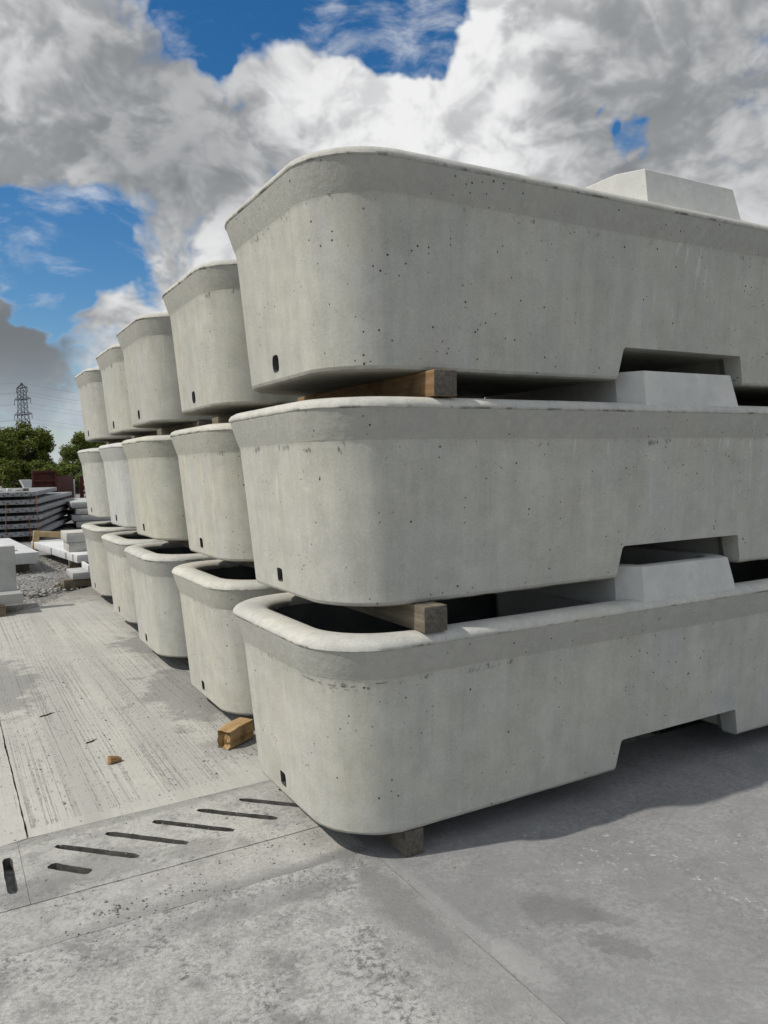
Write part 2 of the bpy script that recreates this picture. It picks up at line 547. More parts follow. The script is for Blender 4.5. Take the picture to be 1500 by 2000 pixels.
def brushed_slab():
    m, t, b = material('tined_concrete_slab')
    c = world_co(t)
    s = t.new('ShaderNodeSeparateXYZ'); t.put(s.inputs[0], c)
    x, y = s.outputs[0], s.outputs[1]
    big = t.noise(c, 1.1, 5, 0.6)
    mid = t.noise(c, 9.0, 6, 0.65)
    fine = t.noise(c, 130.0, 3, 0.65)
    # tine marks run away from the drain; each groove wanders and breaks
    wand = t.math('MULTIPLY', t.noise(t.scale(c, (1.0, 0.2, 1)), 1.2, 1, 0.5), 0.03)
    gx = t.math('ADD', x, wand)
    gv = t.new('ShaderNodeCombineXYZ')
    t.put(gv.inputs[0], t.math('MULTIPLY', x, 75.0)); t.put(gv.inputs[1], t.math('MULTIPLY', y, 24.0))
    g1 = t.noise(gv.outputs[0], 1.0, 3, 0.62)
    gv2 = t.new('ShaderNodeCombineXYZ')
    t.put(gv2.inputs[0], t.math('MULTIPLY', gx, 95.0)); t.put(gv2.inputs[1], t.math('MULTIPLY', y, 0.45))
    g2 = t.noise(gv2.outputs[0], 1.0, 2, 0.6)
    smooth = t.ramp(t.math('ADD', t.math('SUBTRACT', y, t.math('MULTIPLY', x, 0.10)), t.math('MULTIPLY', t.noise(c, 11.0, 3, 0.6), 0.03)), 1.125, 1.155)       # trowelled margin by the drain
    groove = t.math('MULTIPLY', t.ramp(t.math('ADD', g1, t.math('MULTIPLY', t.math('SUBTRACT', g2, 0.5), 0.9)), 0.57, 0.66), smooth)
    groove = t.math('MULTIPLY', groove, t.ramp(t.noise(c, 5.0, 4, 0.65), 0.36, 0.58, 0.25, 1.0))
    lines = t.math('MULTIPLY', t.ramp(g2, 0.50, 0.66, 0.0, 0.55), t.math('MULTIPLY', smooth, t.ramp(t.noise(t.scale(c, (2.4, 0.3, 1)), 1.0, 3, 0.6), 0.30, 0.52)))
    groove = t.math('MAXIMUM', groove, lines)
    col = t.mix(t.ramp(big, 0.3, 0.7), (0.468, 0.456, 0.410), (0.418, 0.409, 0.372))
    v = t.math('ADD', t.math('MULTIPLY', t.math('SUBTRACT', mid, 0.5), 0.34), t.math('MULTIPLY', t.math('SUBTRACT', fine, 0.5), 0.34))
    v = t.math('ADD', v, t.math('MULTIPLY', t.math('SUBTRACT', g2, 0.5), 0.30))
    col = t.vmath('MULTIPLY', col, t.grey(t.math('ADD', v, 1.0)))
    col = t.mix(t.math('MULTIPLY', groove, 0.62), col, (0.15, 0.147, 0.135))
    # black specks and scuffs
    vo = t.voro(c, 46.0)
    cs = t.new('ShaderNodeSeparateColor'); t.put(cs.inputs[0], vo.outputs['Color'])
    sp = t.math('MULTIPLY', t.ramp(t.math('SUBTRACT', vo.outputs['Distance'], t.math('MULTIPLY', cs.outputs[1], 0.22)), -0.03, 0.05, 1, 0), t.math('GREATER_THAN', cs.outputs[0], 0.58))
    sp = t.math('MULTIPLY', sp, t.ramp(t.noise(c, 3.3, 4, 0.6), 0.38, 0.56))
    col = t.mix(t.math('MULTIPLY', sp, 0.8), col, (0.085, 0.083, 0.078))
    trk = t.math('MULTIPLY', t.ramp(t.noise(t.scale(c, (3.2, 0.12, 1.0)), 1.0, 3, 0.55), 0.52, 0.66, 0.0, 0.38), t.ramp(mid, 0.35, 0.6, 0.5, 1.0))
    col = t.mix(trk, col, (0.24, 0.237, 0.22))
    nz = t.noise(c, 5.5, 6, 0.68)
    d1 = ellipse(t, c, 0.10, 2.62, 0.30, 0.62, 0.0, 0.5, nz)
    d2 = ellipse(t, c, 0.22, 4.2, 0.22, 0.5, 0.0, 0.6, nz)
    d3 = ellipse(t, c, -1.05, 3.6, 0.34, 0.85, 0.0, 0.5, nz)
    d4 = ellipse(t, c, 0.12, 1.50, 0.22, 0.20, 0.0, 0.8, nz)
    dark_patches = t.math('MAXIMUM', t.math('MAXIMUM', d1, d2), t.math('MAXIMUM', d3, t.math('MULTIPLY', d4, 0.7)))  # darker patches on the slab with noise-broken edges
    col = t.mix(t.math('MULTIPLY', dark_patches, 0.62), col, (0.185, 0.182, 0.172))
    mud = t.ramp(t.math('ADD', y, t.math('MULTIPLY', t.math('SUBTRACT', nz, 0.5), 2.2)), 6.5, 7.6)
    col = t.mix(t.math('MULTIPLY', mud, 0.75), col, (0.16, 0.145, 0.12))
    t.put(b.inputs['Base Color'], col)
    ht = t.math('SUBTRACT', t.math('ADD', t.math('MULTIPLY', mid, 0.4), t.math('MULTIPLY', fine, 0.5)), t.math('MULTIPLY', groove, 1.3))
    bump(t, b, ht, 0.5, 0.004)
    return m


def yard_concrete(name, c1, c2, rough_amt, patches=(), pale=0.0, stones=0.5):
    m, t, b = material(name)
    c = world_co(t)
    big = t.noise(c, 1.3, 5, 0.6)
    mid = t.noise(c, 8.0, 7, 0.68)
    fine = t.noise(c, 85.0, 4, 0.72)
    grit = t.noise(c, 300.0, 2, 0.6)
    col = t.mix(t.ramp(big, 0.3, 0.7), c1, c2)
    v = t.math('ADD', t.math('MULTIPLY', t.math('SUBTRACT', mid, 0.5), 0.42), t.math('MULTIPLY', t.math('SUBTRACT', fine, 0.5), 1.25 * rough_amt + 0.15))
    v = t.math('ADD', v, t.math('MULTIPLY', t.math('SUBTRACT', grit, 0.5), 0.5 * rough_amt + 0.2))
    col = t.vmath('MULTIPLY', col, t.grey(t.math('ADD', v, 1.0)))
    nz = t.noise(c, 6.5, 7, 0.70)
    nz2 = t.noise(c, 17.0, 6, 0.70)
    # scaled skin: paler dusty crust left between darker worn areas
    worn = t.ramp(t.math('ADD', nz, t.math('MULTIPLY', t.math('SUBTRACT', fine, 0.5), 0.25)), 0.50, 0.60)
    col = t.mix(t.math('MULTIPLY', worn, 0.5 * rough_amt), col, (0.175, 0.172, 0.165))
    crust = t.ramp(t.math('ADD', nz2, t.math('MULTIPLY', t.math('SUBTRACT', fine, 0.5), 0.5)), 0.56, 0.66)
    col = t.mix(t.math('MULTIPLY', crust, pale), col, (0.47, 0.465, 0.44))
    sk = t.noise(c, 40.0, 6, 0.80)
    pz = t.ramp(t.noise(c, 3.6, 5, 0.62), 0.42, 0.60)
    qz = t.ramp(t.noise(t.scale(c, (1.0, 1.0, 1.0)), 5.2, 5, 0.62), 0.44, 0.62)
    col = t.mix(t.math('MULTIPLY', t.ramp(sk, 0.47, 0.55, 0.0, 0.55 * rough_amt), pz), col, (0.46, 0.455, 0.43))
    col = t.mix(t.math('MULTIPLY', t.ramp(sk, 0.41, 0.49, 0.70 * rough_amt, 0.0), qz), col, (0.135, 0.133, 0.127))
    # dark grains
    vo = t.voro(c, 75.0)
    cs = t.new('ShaderNodeSeparateColor'); t.put(cs.inputs[0], vo.outputs['Color'])
    sp = t.math('MULTIPLY', t.ramp(t.math('SUBTRACT', vo.outputs['Distance'], t.math('MULTIPLY', cs.outputs[1], 0.2)), -0.02, 0.06, 1, 0), t.math('GREATER_THAN', cs.outputs[0], 0.80))
    sp = t.math('MULTIPLY', sp, t.ramp(t.noise(c, 2.7, 4, 0.6), 0.44, 0.62))
    col = t.mix(t.math('MULTIPLY', sp, stones), col, (0.10, 0.098, 0.092))
    chips = t.ramp(t.noise(c, 30.0, 5, 0.7), 0.60, 0.63) if any(p[6] < 0 for p in patches) else None
    for (cx, cy, rx, ry, rot, edge, amt, pc) in patches:
        e = ellipse(t, c, cx, cy, rx, ry, rot, edge, nz if rx > 0.05 else sk)
        if amt < 0:
            e = t.math('MULTIPLY', e, chips); amt = -amt
        col = t.mix(t.math('MULTIPLY', e, amt), col, pc)
    t.put(b.inputs['Base Color'], col)
    ht = t.math('ADD', t.math('MULTIPLY', mid, 0.5), t.math('MULTIPLY', fine, 0.7 * rough_amt + 0.2))
    bump(t, b, ht, 0.75, 0.006)
    return m


def gravel_ground():
    m, t, b = material('gravel_ground')
    c = world_co(t)
    vo = t.voro(c, 26.0)
    cs = t.new('ShaderNodeSeparateColor'); t.put(cs.inputs[0], vo.outputs['Color'])
    n = t.noise(c, 2.0, 6, 0.65)
    col = t.mix(cs.outputs[0], (0.16, 0.155, 0.145), (0.34, 0.335, 0.32))
    col = t.mix(t.ramp(n, 0.42, 0.62, 0, 0.75), col, (0.17, 0.155, 0.13))
    t.put(b.inputs['Base Color'], col)
    bump(t, b, t.math('SUBTRACT', 1.0, vo.outputs['Distance']), 0.9, 0.03)
    return m


def leaf_mat(name, c1, c2):
    m, t, b = material(name)
    oi = t.new('ShaderNodeNewGeometry')
    n = t.noise(oi.outputs['Position'], 0.9, 3, 0.6)
    rnd = oi.outputs['Random Per Island']
    col = t.mix(t.math('ADD', t.math('MULTIPLY', rnd, 0.6), t.ramp(n, 0.35, 0.65, 0, 0.4)), c1, c2)
    t.put(b.inputs['Base Color'], col)
    b.inputs['Roughness'].default_value = 0.7
    tr = t.new('ShaderNodeBsdfTranslucent')
    t.put(tr.inputs['Color'], col)
    mx = t.new('ShaderNodeMixShader')
    mx.inputs[0].default_value = 0.25
    out = t.n['Material Output']
    t.l.new(b.outputs[0], mx.inputs[1]); t.l.new(tr.outputs[0], mx.inputs[2]); t.l.new(mx.outputs[0], out.inputs[0])
    return m


M_BODY = trough_concrete()
M_RIM = rim_concrete()
M_BOX = box_concrete()
M_WOOD = wood('weathered_timber', (0.135, 0.110, 0.078), (0.215, 0.180, 0.130))
M_END = wood_end()
M_FRESH = wood('fresh_broken_timber', (0.29, 0.165, 0.065), (0.45, 0.32, 0.165), (0.10, 0.045, 0.018), axis=0)
M_YELLOW = wood('yellow_timber', (0.36, 0.26, 0.13), (0.44, 0.33, 0.18), (0.2, 0.13, 0.06), axis=0)
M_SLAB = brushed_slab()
M_CHANNEL = yard_concrete('drain_concrete', (0.42, 0.412, 0.375), (0.355, 0.348, 0.325), 1.0,
    [(-0.55, 0.95, 0.9, 0.05, 0.06, 0.8, 0.45, (0.19, 0.187, 0.175)), (-0.80, 0.56, 0.17, 0.13, 0.2, 0.6, 0.5, (0.17, 0.167, 0.155)),
     (-1.02, 0.50, 0.12, 0.1, 0, 0.6, 0.5, (0.15, 0.147, 0.14)), (-0.45, 0.50, 0.12, 0.06, 0, 0.6, 0.45, (0.19, 0.187, 0.175))], 0.25, 0.6)
M_STRIP = yard_concrete('smooth_strip_concrete', (0.40, 0.39, 0.355), (0.345, 0.338, 0.315), 0.72,
    [(-0.5, 0.15, 0.7, 0.05, 0.0, 0.9, 0.5, (0.19, 0.188, 0.18)), (-0.1, 0.12, 0.4, 0.06, 0.0, 0.9, 0.5, (0.17, 0.168, 0.16))], 0.3, 0.55)
M_ROUGH = yard_concrete('scaled_concrete', (0.37, 0.362, 0.335), (0.30, 0.295, 0.28), 1.2,
    [(0.06, -0.7, 0.16, 1.0, 0.0, 0.9, 0.6, (0.25, 0.248, 0.24)), (-0.35, 0.02, 0.5, 0.06, 0.05, 0.9, 0.45, (0.19, 0.187, 0.18)), (0.02, -0.25, 0.06, 0.35, 0.0, 0.9, 0.55, (0.16, 0.158, 0.152)),
     (-0.15, -0.02, 0.12, 0.05, 0.1, 0.9, 0.5, (0.17, 0.168, 0.16)), (-0.48, -0.68, 0.12, 0.1, 0.3, 0.9, 0.4, (0.17, 0.168, 0.16))], 0.55, 0.5)
M_GREY = yard_concrete('grey_yard_concrete', (0.245, 0.244, 0.240), (0.210, 0.210, 0.208), 0.38,
    [(0.46, -0.55, 0.13, 0.09, -0.6, 0.6, 0.46, (0.125, 0.124, 0.12)), (0.46, -0.78, 0.05, 0.11, 0.5, 0.6, 0.42, (0.125, 0.124, 0.12)), (0.55, -0.66, 0.09, 0.035, -0.9, 0.6, 0.36, (0.125, 0.124, 0.12)),
     (0.13, -0.40, 0.03, 0.45, 0.0, 0.6, 0.28, (0.36, 0.355, 0.335)), (0.17, -0.70, 0.05, 0.14, 0.1, 0.5, 0.38, (0.38, 0.375, 0.355)),
     (0.99, -0.58, 0.055, 0.34, 0.0, 0.5, -0.8, (0.52, 0.52, 0.50)), (0.78, -0.42, 0.22, 0.16, 0.3, 0.5, -0.5, (0.50, 0.50, 0.48)),
     (0.72, -0.10, 0.06, 0.04, 0.3, 0.5, -0.8, (0.48, 0.48, 0.46)), (1.3, -0.55, 0.2, 0.12, 0.3, 0.5, -0.5, (0.48, 0.48, 0.46)),
     (0.30, -1.25, 0.12, 0.03, 1.0, 0.5, 0.5, (0.12, 0.12, 0.117))], 0.10, 0.5)
M_GROUND = gravel_ground()
M_WHITE = plain('white_precast_concrete', (0.62, 0.62, 0.60), (0.53, 0.53, 0.515), 5.0, 0.8)
M_PALE = plain('pale_precast_concrete', (0.42, 0.42, 0.40), (0.35, 0.35, 0.335), 6.0)
M_CREAM = plain('cream_precast_concrete', (0.50, 0.49, 0.44), (0.42, 0.41, 0.37), 7.0)
M_SLAT = plain('grey_slat_concrete', (0.31, 0.31, 0.308), (0.20, 0.20, 0.20), 9.0)
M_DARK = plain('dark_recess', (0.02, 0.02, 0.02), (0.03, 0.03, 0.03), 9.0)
M_RUST = plain('rusty_steel', (0.085, 0.022, 0.015), (0.045, 0.018, 0.014), 9.0, 0.8, 0.4)
M_STRAP = plain('orange_strap', (0.30, 0.10, 0.04), (0.22, 0.08, 0.04), 9.0)
M_STEEL = plain('galvanised_lattice_steel', (0.075, 0.08, 0.09), (0.05, 0.055, 0.06), 2.0, 0.7, 0.1)
M_BARK = plain('bark', (0.08, 0.06, 0.045), (0.045, 0.035, 0.028), 12.0, 0.9, 0.8)
M_BASIN = plain('shade_toned_basin_concrete', (0.10, 0.10, 0.09), (0.15, 0.15, 0.135), 6.0)  # shade inside the troughs, put into the base colour
M_CUT = plain('dark_cut_concrete', (0.06, 0.058, 0.052), (0.13, 0.126, 0.112), 20.0)  # darker tone for the faces cut by slots and drain holes
M_SCUFF = plain('dark_scuff', (0.07, 0.068, 0.062), (0.17, 0.166, 0.15), 60.0)
M_STONE = plain('rubble_stone', (0.36, 0.35, 0.33), (0.20, 0.19, 0.17), 14.0, 0.9, 0.5)
M_LEAF = leaf_mat('broad_leaf_green', (0.036, 0.058, 0.010), (0.165, 0.190, 0.026))
M_LEAF2 = leaf_mat('fresh_leaf_green', (0.060, 0.095, 0.018), (0.190, 0.225, 0.045))
M_GRASS = plain('dry_weed', (0.16, 0.12, 0.06), (0.10, 0.09, 0.04), 20.0)

# ------------------------------------------------------------------ the yard
def slab(name, plan, mat, thick=0.06, top=G, jit=0.003, step=0.05, seed=1):
    """ground slab with slightly ragged arrises"""
    pts = []
    n = len(plan)
    for i in range(n):
        a = Vector(plan[i]); b2 = Vector(plan[(i + 1) % n])
        L = (b2 - a).length
        # fine steps only near the camera
        k = max(1, min(160, int(L / step)))
        nrm = Vector((-(b2 - a).y, (b2 - a).x)).normalized()
        for j in range(k):
            p = a + (b2 - a) * (j / k)
            d = jit * (fn((p.x, p.y, 0), 9.0, seed) + 0.8 * fn((p.x, p.y, 0), 38.0, seed + 3))
            pts.append(p + nrm * d)
    bm = bmesh.new()
    bm_prism(bm, [(p.x, p.y) for p in pts], top - thick, top)
    o = obj(name, mesh_from_bm(name, bm, mat))
    o['kind'] = 'structure'
    return o


bm = bmesh.new()
Rg = 3000.0
ring = [bm.verts.new((Rg * math.cos(2 * math.pi * k / 48), Rg * math.sin(2 * math.pi * k / 48), G - 0.045)) for k in range(48)]
bm.faces.new(ring)
tag(obj('ground', mesh_from_bm('ground', bm, M_GROUND)), kind='structure')

DR0, DR1 = 0.42, 0.955      # drain edges; the far one leans a little


def far_edge(x):
    return 1.055 + 0.105 * x


XR = 14.0
# tined slabs: the joint at x = -1 splits them
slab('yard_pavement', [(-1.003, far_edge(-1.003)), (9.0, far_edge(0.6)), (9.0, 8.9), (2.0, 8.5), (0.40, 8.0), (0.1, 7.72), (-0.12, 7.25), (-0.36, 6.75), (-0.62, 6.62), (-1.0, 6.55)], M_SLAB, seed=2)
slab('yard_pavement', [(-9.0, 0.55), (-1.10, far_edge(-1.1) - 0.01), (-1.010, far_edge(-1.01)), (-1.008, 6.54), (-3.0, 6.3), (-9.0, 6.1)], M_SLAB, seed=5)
slab('smooth_pavement', [(-9.0, 0.14), (0.108, 0.14), (0.108, DR0 - 0.006), (-9.0, DR0 - 0.006)], M_STRIP, top=G - 0.002, seed=7, jit=0.004)
slab('rough_pavement', [(-9.0, -9.0), (0.108, -9.0), (0.108, 0.135), (-9.0, 0.135)], M_ROUGH, seed=9, jit=0.004)
slab('grey_pavement', [(0.112, -9.0), (XR, -9.0), (XR, DR0 - 0.006), (0.112, DR0 - 0.006)], M_GREY, seed=12, jit=0.004)


M_JOINT = yard_concrete('joint_dirt', (0.24, 0.235, 0.215), (0.17, 0.168, 0.155), 0.8)
for (x0, x1, y0, y1) in ((-9.0, 2.0, 0.405, 0.425), (-9.0, 0.10, 0.128, 0.147), (0.099, 0.121, -8.9, 0.41)):
    bm = bmesh.new()
    bm_box(bm, x0, x1, y0, y1, G - 0.05, G - 0.0035)
    tag(obj('joint_filler', mesh_from_bm('joint_filler', bm, M_JOINT)), kind='structure')
bm = bmesh.new()
bm_prism(bm, [(-1.02, 0.93), (1.2, far_edge(1.2) - 0.02), (1.2, far_edge(1.2) + 0.02), (-1.02, far_edge(-1.0) + 0.02)], G - 0.05, G - 0.0035)
tag(obj('joint_filler', mesh_from_bm('joint_filler', bm, M_JOINT)), kind='structure')

# slotted drain: precast channel units with slots cut through the lid
def drain_unit(x0, x1, slots, seed):
    bm = bmesh.new()
    n = max(2, int((x1 - x0) / 0.04))
    top = []; bot = []
    xs = [x0 + (x1 - x0) * i / n for i in range(n + 1)]
    lo = [(x, DR0 + 0.003 * fn((x, 0, 0), 12, seed)) for x in xs]
    hi = [(x, min(far_edge(x), 1.15) - 0.008 + 0.004 * fn((x, 5, 0), 14, seed)) for x in reversed(xs)]
    bm_prism(bm, lo + hi, G - 0.09, G - 0.001)
    me = mesh_from_bm('channel_unit', bm, M_CHANNEL)
    cut = bmesh.new()
    for (ax, ay, bx, by, w) in slots:
        a = Vector((ax, ay)); b2 = Vector((bx, by))
        d = (b2 - a).normalized(); nn = Vector((-d.y, d.x))
        pl = []
        K = 14
        for side in (1, -1):
            for j in range(K + 1):
                u = j / K if side == 1 else 1 - j / K
                p = a + (b2 - a) * u
                ww = w * 0.5 * (1.0 + 0.20 * fn((p.x * 1.3, p.y + side, 0), 22, seed)) * (0.55 if u < 0.02 or u > 0.98 else 1.0)
                pl.append(p + nn * ww * side)
        bm_prism(cut, [(p.x, p.y) for p in pl], G - 0.12, G + 0.02)
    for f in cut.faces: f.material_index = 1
    me.materials.append(M_CUT)
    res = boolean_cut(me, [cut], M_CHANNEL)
    return res


drain = empty('drainage_channel', (0, 0, 0))
tag(drain, 'slotted concrete drainage channel set flush in the yard beside the nearest troughs', 'drain')
slots_a = [(-0.96, 0.67, -0.835, 0.535, 0.042)]
for k in range(0, 12):
    x = -0.92 + 0.19 * k
    yy = 0.82 + 0.006 * k
    slots_a.append((x, yy, x + 0.262, yy - 0.263, 0.035))
slots_b = [(-1.093, 0.815, -1.093, 0.525, 0.036)] + [(-1.45 - 0.19 * k, 0.80, -1.19 - 0.19 * k, 0.54, 0.03) for k in range(8)]
for (x0, x1, sl_, sd) in ((-1.046, 2.0, slots_a, 1), (-4.0, -1.0475, slots_b, 2)):
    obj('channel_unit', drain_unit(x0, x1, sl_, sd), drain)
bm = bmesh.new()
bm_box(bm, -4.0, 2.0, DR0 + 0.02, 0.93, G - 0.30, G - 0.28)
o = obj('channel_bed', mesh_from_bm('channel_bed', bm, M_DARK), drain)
for s_, (ya, yb) in enumerate(((DR0 + 0.005, DR0 + 0.05), (0.89, 0.935))):
    bm = bmesh.new()
    bm_box(bm, -4.0, 2.0, ya, yb, G - 0.28, G - 0.09)
    obj('channel_side', mesh_from_bm('channel_side', bm, M_CHANNEL), drain)

# ------------------------------------------------------------------ the concrete troughs
BX0, BX1, BY0, BY1, BR = -0.05, 3.44, 0.0, 1.06, 0.27
XC = 0.5 * (BX0 + BX1)


def outline(off, step=0.05, ncorner=14, corner=BR):
    """rounded plan outline, grown outwards by off"""
    x0, x1, y0, y1 = BX0 - off, BX1 + off, BY0 - off, BY1 + off
    r = max(0.03, corner + off * 0.35)
    pts = []
    nx = max(2, int(round((BX1 - BX0 - 2 * corner) / step)))
    ny = max(2, int(round((BY1 - BY0 - 2 * corner) / step)))
    arcs = [((x1 - r, y0 + r), -90), ((x1 - r, y1 - r), 0), ((x0 + r, y1 - r), 90), ((x0 + r, y0 + r), 180)]
    for i, ((cx, cy), a0) in enumerate(arcs):
        for k in range(ncorner + 1):
            a = rad(a0 + 90.0 * k / ncorner)
            pts.append(Vector((cx + r * math.cos(a), cy + r * math.sin(a))))
        (nx_, ny_), na = arcs[(i + 1) % 4]
        p = pts[-1]
        q = Vector((nx_ + r * math.cos(rad(na)), ny_ + r * math.sin(rad(na))))
        cnt = ny if i % 2 == 0 else nx
        for k in range(1, cnt):
            pts.append(p + (q - p) * (k / cnt))
    return pts


def loft(rings, cap0=True, cap1=True):
    bm = bmesh.new()
    vr = [[bm.verts.new(p) for p in r] for r in rings]
    n = len(vr[0])
    for a, b2 in zip(vr, vr[1:]):
        for k in range(n):
            bm.faces.new((a[k], a[(k + 1) % n], b2[(k + 1) % n], b2[k]))
    if cap0: bm.faces.new(vr[0][::-1])
    if cap1: bm.faces.new(vr[-1])
    return bm


PROFILE = [(-0.016, 0.0), (-0.004, 0.006), (0.0015, 0.018), (0.012, 0.16), (0.023, 0.31), (0.034, 0.46), (0.0440, 0.585), (0.0470, 0.600), (0.053, 0.617), (0.066, 0.664), (0.0775, 0.708), (0.0780, 0.720),
           (-0.030, 0.724), (-0.048, 0.715), (-0.058, 0.55), (-0.078, 0.30), (-0.10, 0.17)]
INNER = [(-0.044, 0.7205), (-0.0545, 0.716), (-0.064, 0.55), (-0.084, 0.30), (-0.106, 0.20), (-0.16, 0.176)]


def trough_body(seed, hole):
    rings = []
    for off, z in PROFILE:
        r = []
        for p in outline(off, 0.06, 12):
            dz = 0.0
            if z < 0.01:
                dz = 0.004 * max(0, fn((p.x, p.y, 0), 5, seed)) + 0.003 * fn((p.x, p.y, 0), 16, seed)
            w = 0.0016 * fn((p.x, p.y, z), 1.6, seed)
            q = Vector((p.x, p.y, z + dz))
            if abs(off) < 0.1 and z < 0.6:
                nrm = Vector((p.x - XC, p.y - 0.53, 0))
                q += nrm.normalized() * w
            r.append(q)
        rings.append(r)
    # inner floor fall
    bm = loft(rings, True, True)
    me = mesh_from_bm('trough_body', bm, M_BODY)
    # notch for the box of the trough below, and the drain hole
    nb = bmesh.new()
    sec = [(1.268, -0.05), (1.274, 0.0), (1.304, 0.132), (1.316, 0.14), (2.066, 0.14), (2.074, 0.134), (2.104, 0.0), (2.112, -0.05)]
    K = 26
    prev = None
    allv = []
    for j in range(K + 1):
        y = -0.3 + 1.66 * j / K
        ring_ = []
        for i, (x, z) in enumerate(sec):
            dz = 0.0
            if 3 <= i <= 4:
                dz = 0.004 * fn((x, y, 3), 13, seed)
            # the middle of the recess is wider, like the box it sits over
            wd = 0.05 if 0.10 < y < 0.96 else 0.0
            xx = x - wd if x < 1.7 else x + wd
            ring_.append(nb.verts.new((xx, y, z + dz)))
        if prev:
            for k in range(len(sec)):
                nb.faces.new((prev[k], prev[(k + 1) % len(sec)], ring_[(k + 1) % len(sec)], ring_[k]))
        else:
            nb.faces.new(ring_[::-1])
        prev = ring_
    nb.faces.new(prev)
    hb = bmesh.new()
    hw, hh, sq, cz = hole
    K = 16
    lo = []; hi = []
    for k in range(K):
        a = 2 * math.pi * k / K
        c_, s_ = math.cos(a), math.sin(a)
        e = 2.0 / sq
        y = 0.545 + hw * math.copysign(abs(c_) ** e, c_) * (1 + 0.1 * fn((c_, s_, seed), 1.5))
        z = cz + hh * math.copysign(abs(s_) ** e, s_) * (1 + 0.1 * fn((c_, s_, seed), 2.5))
        lo.append(hb.verts.new((-0.3, y, z))); hi.append(hb.verts.new((0.30, 0.545 + (y - 0.545) * 0.85, cz + (z - cz) * 0.85)))
    for k in range(K):
        hb.faces.new((lo[k], lo[(k + 1) % K], hi[(k + 1) % K], hi[k]))
    hb.faces.new(lo[::-1]); hb.faces.new(hi)
    for f in hb.faces: f.material_index = 1
    me.materials.append(M_CUT)
    me = boolean_cut(me, [nb, hb], M_BODY)
    me.shade_smooth()
    me.set_sharp_from_angle(angle=rad(11))
    me.name = 'trough_body'
    return me


RIM = [(0.0600, 0.7165), (0.0770, 0.7120), (0.0825, 0.7165), (0.0815, 0.7270), (0.0735, 0.7395), (0.0580, 0.7490), (0.0350, 0.7540), (0.0080, 0.7550), (-0.0150, 0.7535),
       (-0.0350, 0.7480), (-0.0500, 0.7380), (-0.0570, 0.7240), (-0.0585, 0.7080), (-0.0480, 0.7000)]


def trough_rim(seed, rough):
    """hand-trowelled lip; rough = how ragged its lower edge ran out"""
    rings = []
    for i, (off, z) in enumerate(RIM):
        r = []
        for p in outline(off, 0.014, 34):
            nl = fn((p.x, p.y, 0), 2.3, seed)
            nm = fn((p.x, p.y, 0), 11.0, seed + 1)
            nh = fn((p.x, p.y, 0), 42.0, seed + 2)
            dz = 0.0; do = 0.0
            if 1 <= i <= 4:                      # outer lower edge
                dz = rough * (0.0022 * nm + 0.0030 * nh * abs(nl) * 2.0) - 0.002 * max(0.0, nl)
                do = rough * (0.0015 * nm + 0.0022 * nh)
                if i == 1: dz *= 1.25
            elif 5 <= i <= 9:                    # top
                dz = 0.0022 * nl + 0.0004 * nm + 0.0003 * nh
                dz = min(dz, 0.0)
                do = 0.0008 * nm
            c_ = Vector((min(max(p.x, BX0 + 0.3), BX1 - 0.3), min(max(p.y, BY0 + 0.3), BY1 - 0.3)))
            nv = (p - c_)
            nv = nv.normalized() if nv.length > 1e-6 else Vector((0, 0))
            r.append((p.x + nv.x * do, p.y + nv.y * do, z + dz))
        rings.append(r)
    rings.append(rings[0])
    bm = bmesh.new()
    vr = [[bm.verts.new(p) for p in r] for r in rings[:-1]]
    vr.append(vr[0])
    n = len(vr[0])
    for a, b2 in zip(vr, vr[1:]):
        for k in range(n):
            bm.faces.new((a[k], a[(k + 1) % n], b2[(k + 1) % n], b2[k]))
    return mesh_from_bm('trough_rim', bm, M_RIM, 60)


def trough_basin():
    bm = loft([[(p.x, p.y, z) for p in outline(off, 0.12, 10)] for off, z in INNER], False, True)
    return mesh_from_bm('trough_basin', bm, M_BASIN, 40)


def service_box(seed):
    """tapered octagonal housing that stands up out of the middle of the trough"""
    def plan(ins, front):
        x0, x1 = 1.325 + ins, 2.065 - ins
        y0, y1 = front, 1.06 - front
        c = 0.062
        d = 0.105
        return [(x0 + c, y0), (x1 - c, y0), (x1, y0 + d), (x1, y1 - d), (x1 - c, y1), (x0 + c, y1), (x0, y1 - d), (x0, y0 + d)]
    lev = [(0.02, 0.075, 0.16), (0.02, 0.050, 0.715), (0.0, -0.0705, 0.716), (0.001, -0.069, 0.720), (0.022, -0.033, 0.889), (0.025, -0.029, 0.8935), (0.078, 0.030, 0.8935), (0.082, 0.035, 0.889), (0.090, 0.045, 0.765)]
    rings = []
    for ins, fr, z in lev:
        rings.append([(x, y, z) for x, y in plan(ins, fr)])
    bm = loft(rings, True, True)
    return mesh_from_bm('service_box', bm, M_BOX, 25)


random.seed(4)
SEEDS = 3
BODY = [trough_body(s + 1, h) for s, h in enumerate([(0.032, 0.032, 5.0, 0.075), (0.030, 0.030, 6.0, 0.075), (0.036, 0.038, 3.0, 0.078)])]
RIMS = [trough_rim(1, 0.35), trough_rim(2, 0.8), trough_rim(3, 0.5), trough_rim(4, 1.3), trough_rim(5, 1.0), trough_rim(6, 0.45)]
BOXM = service_box(1)
BASIN = trough_basin()

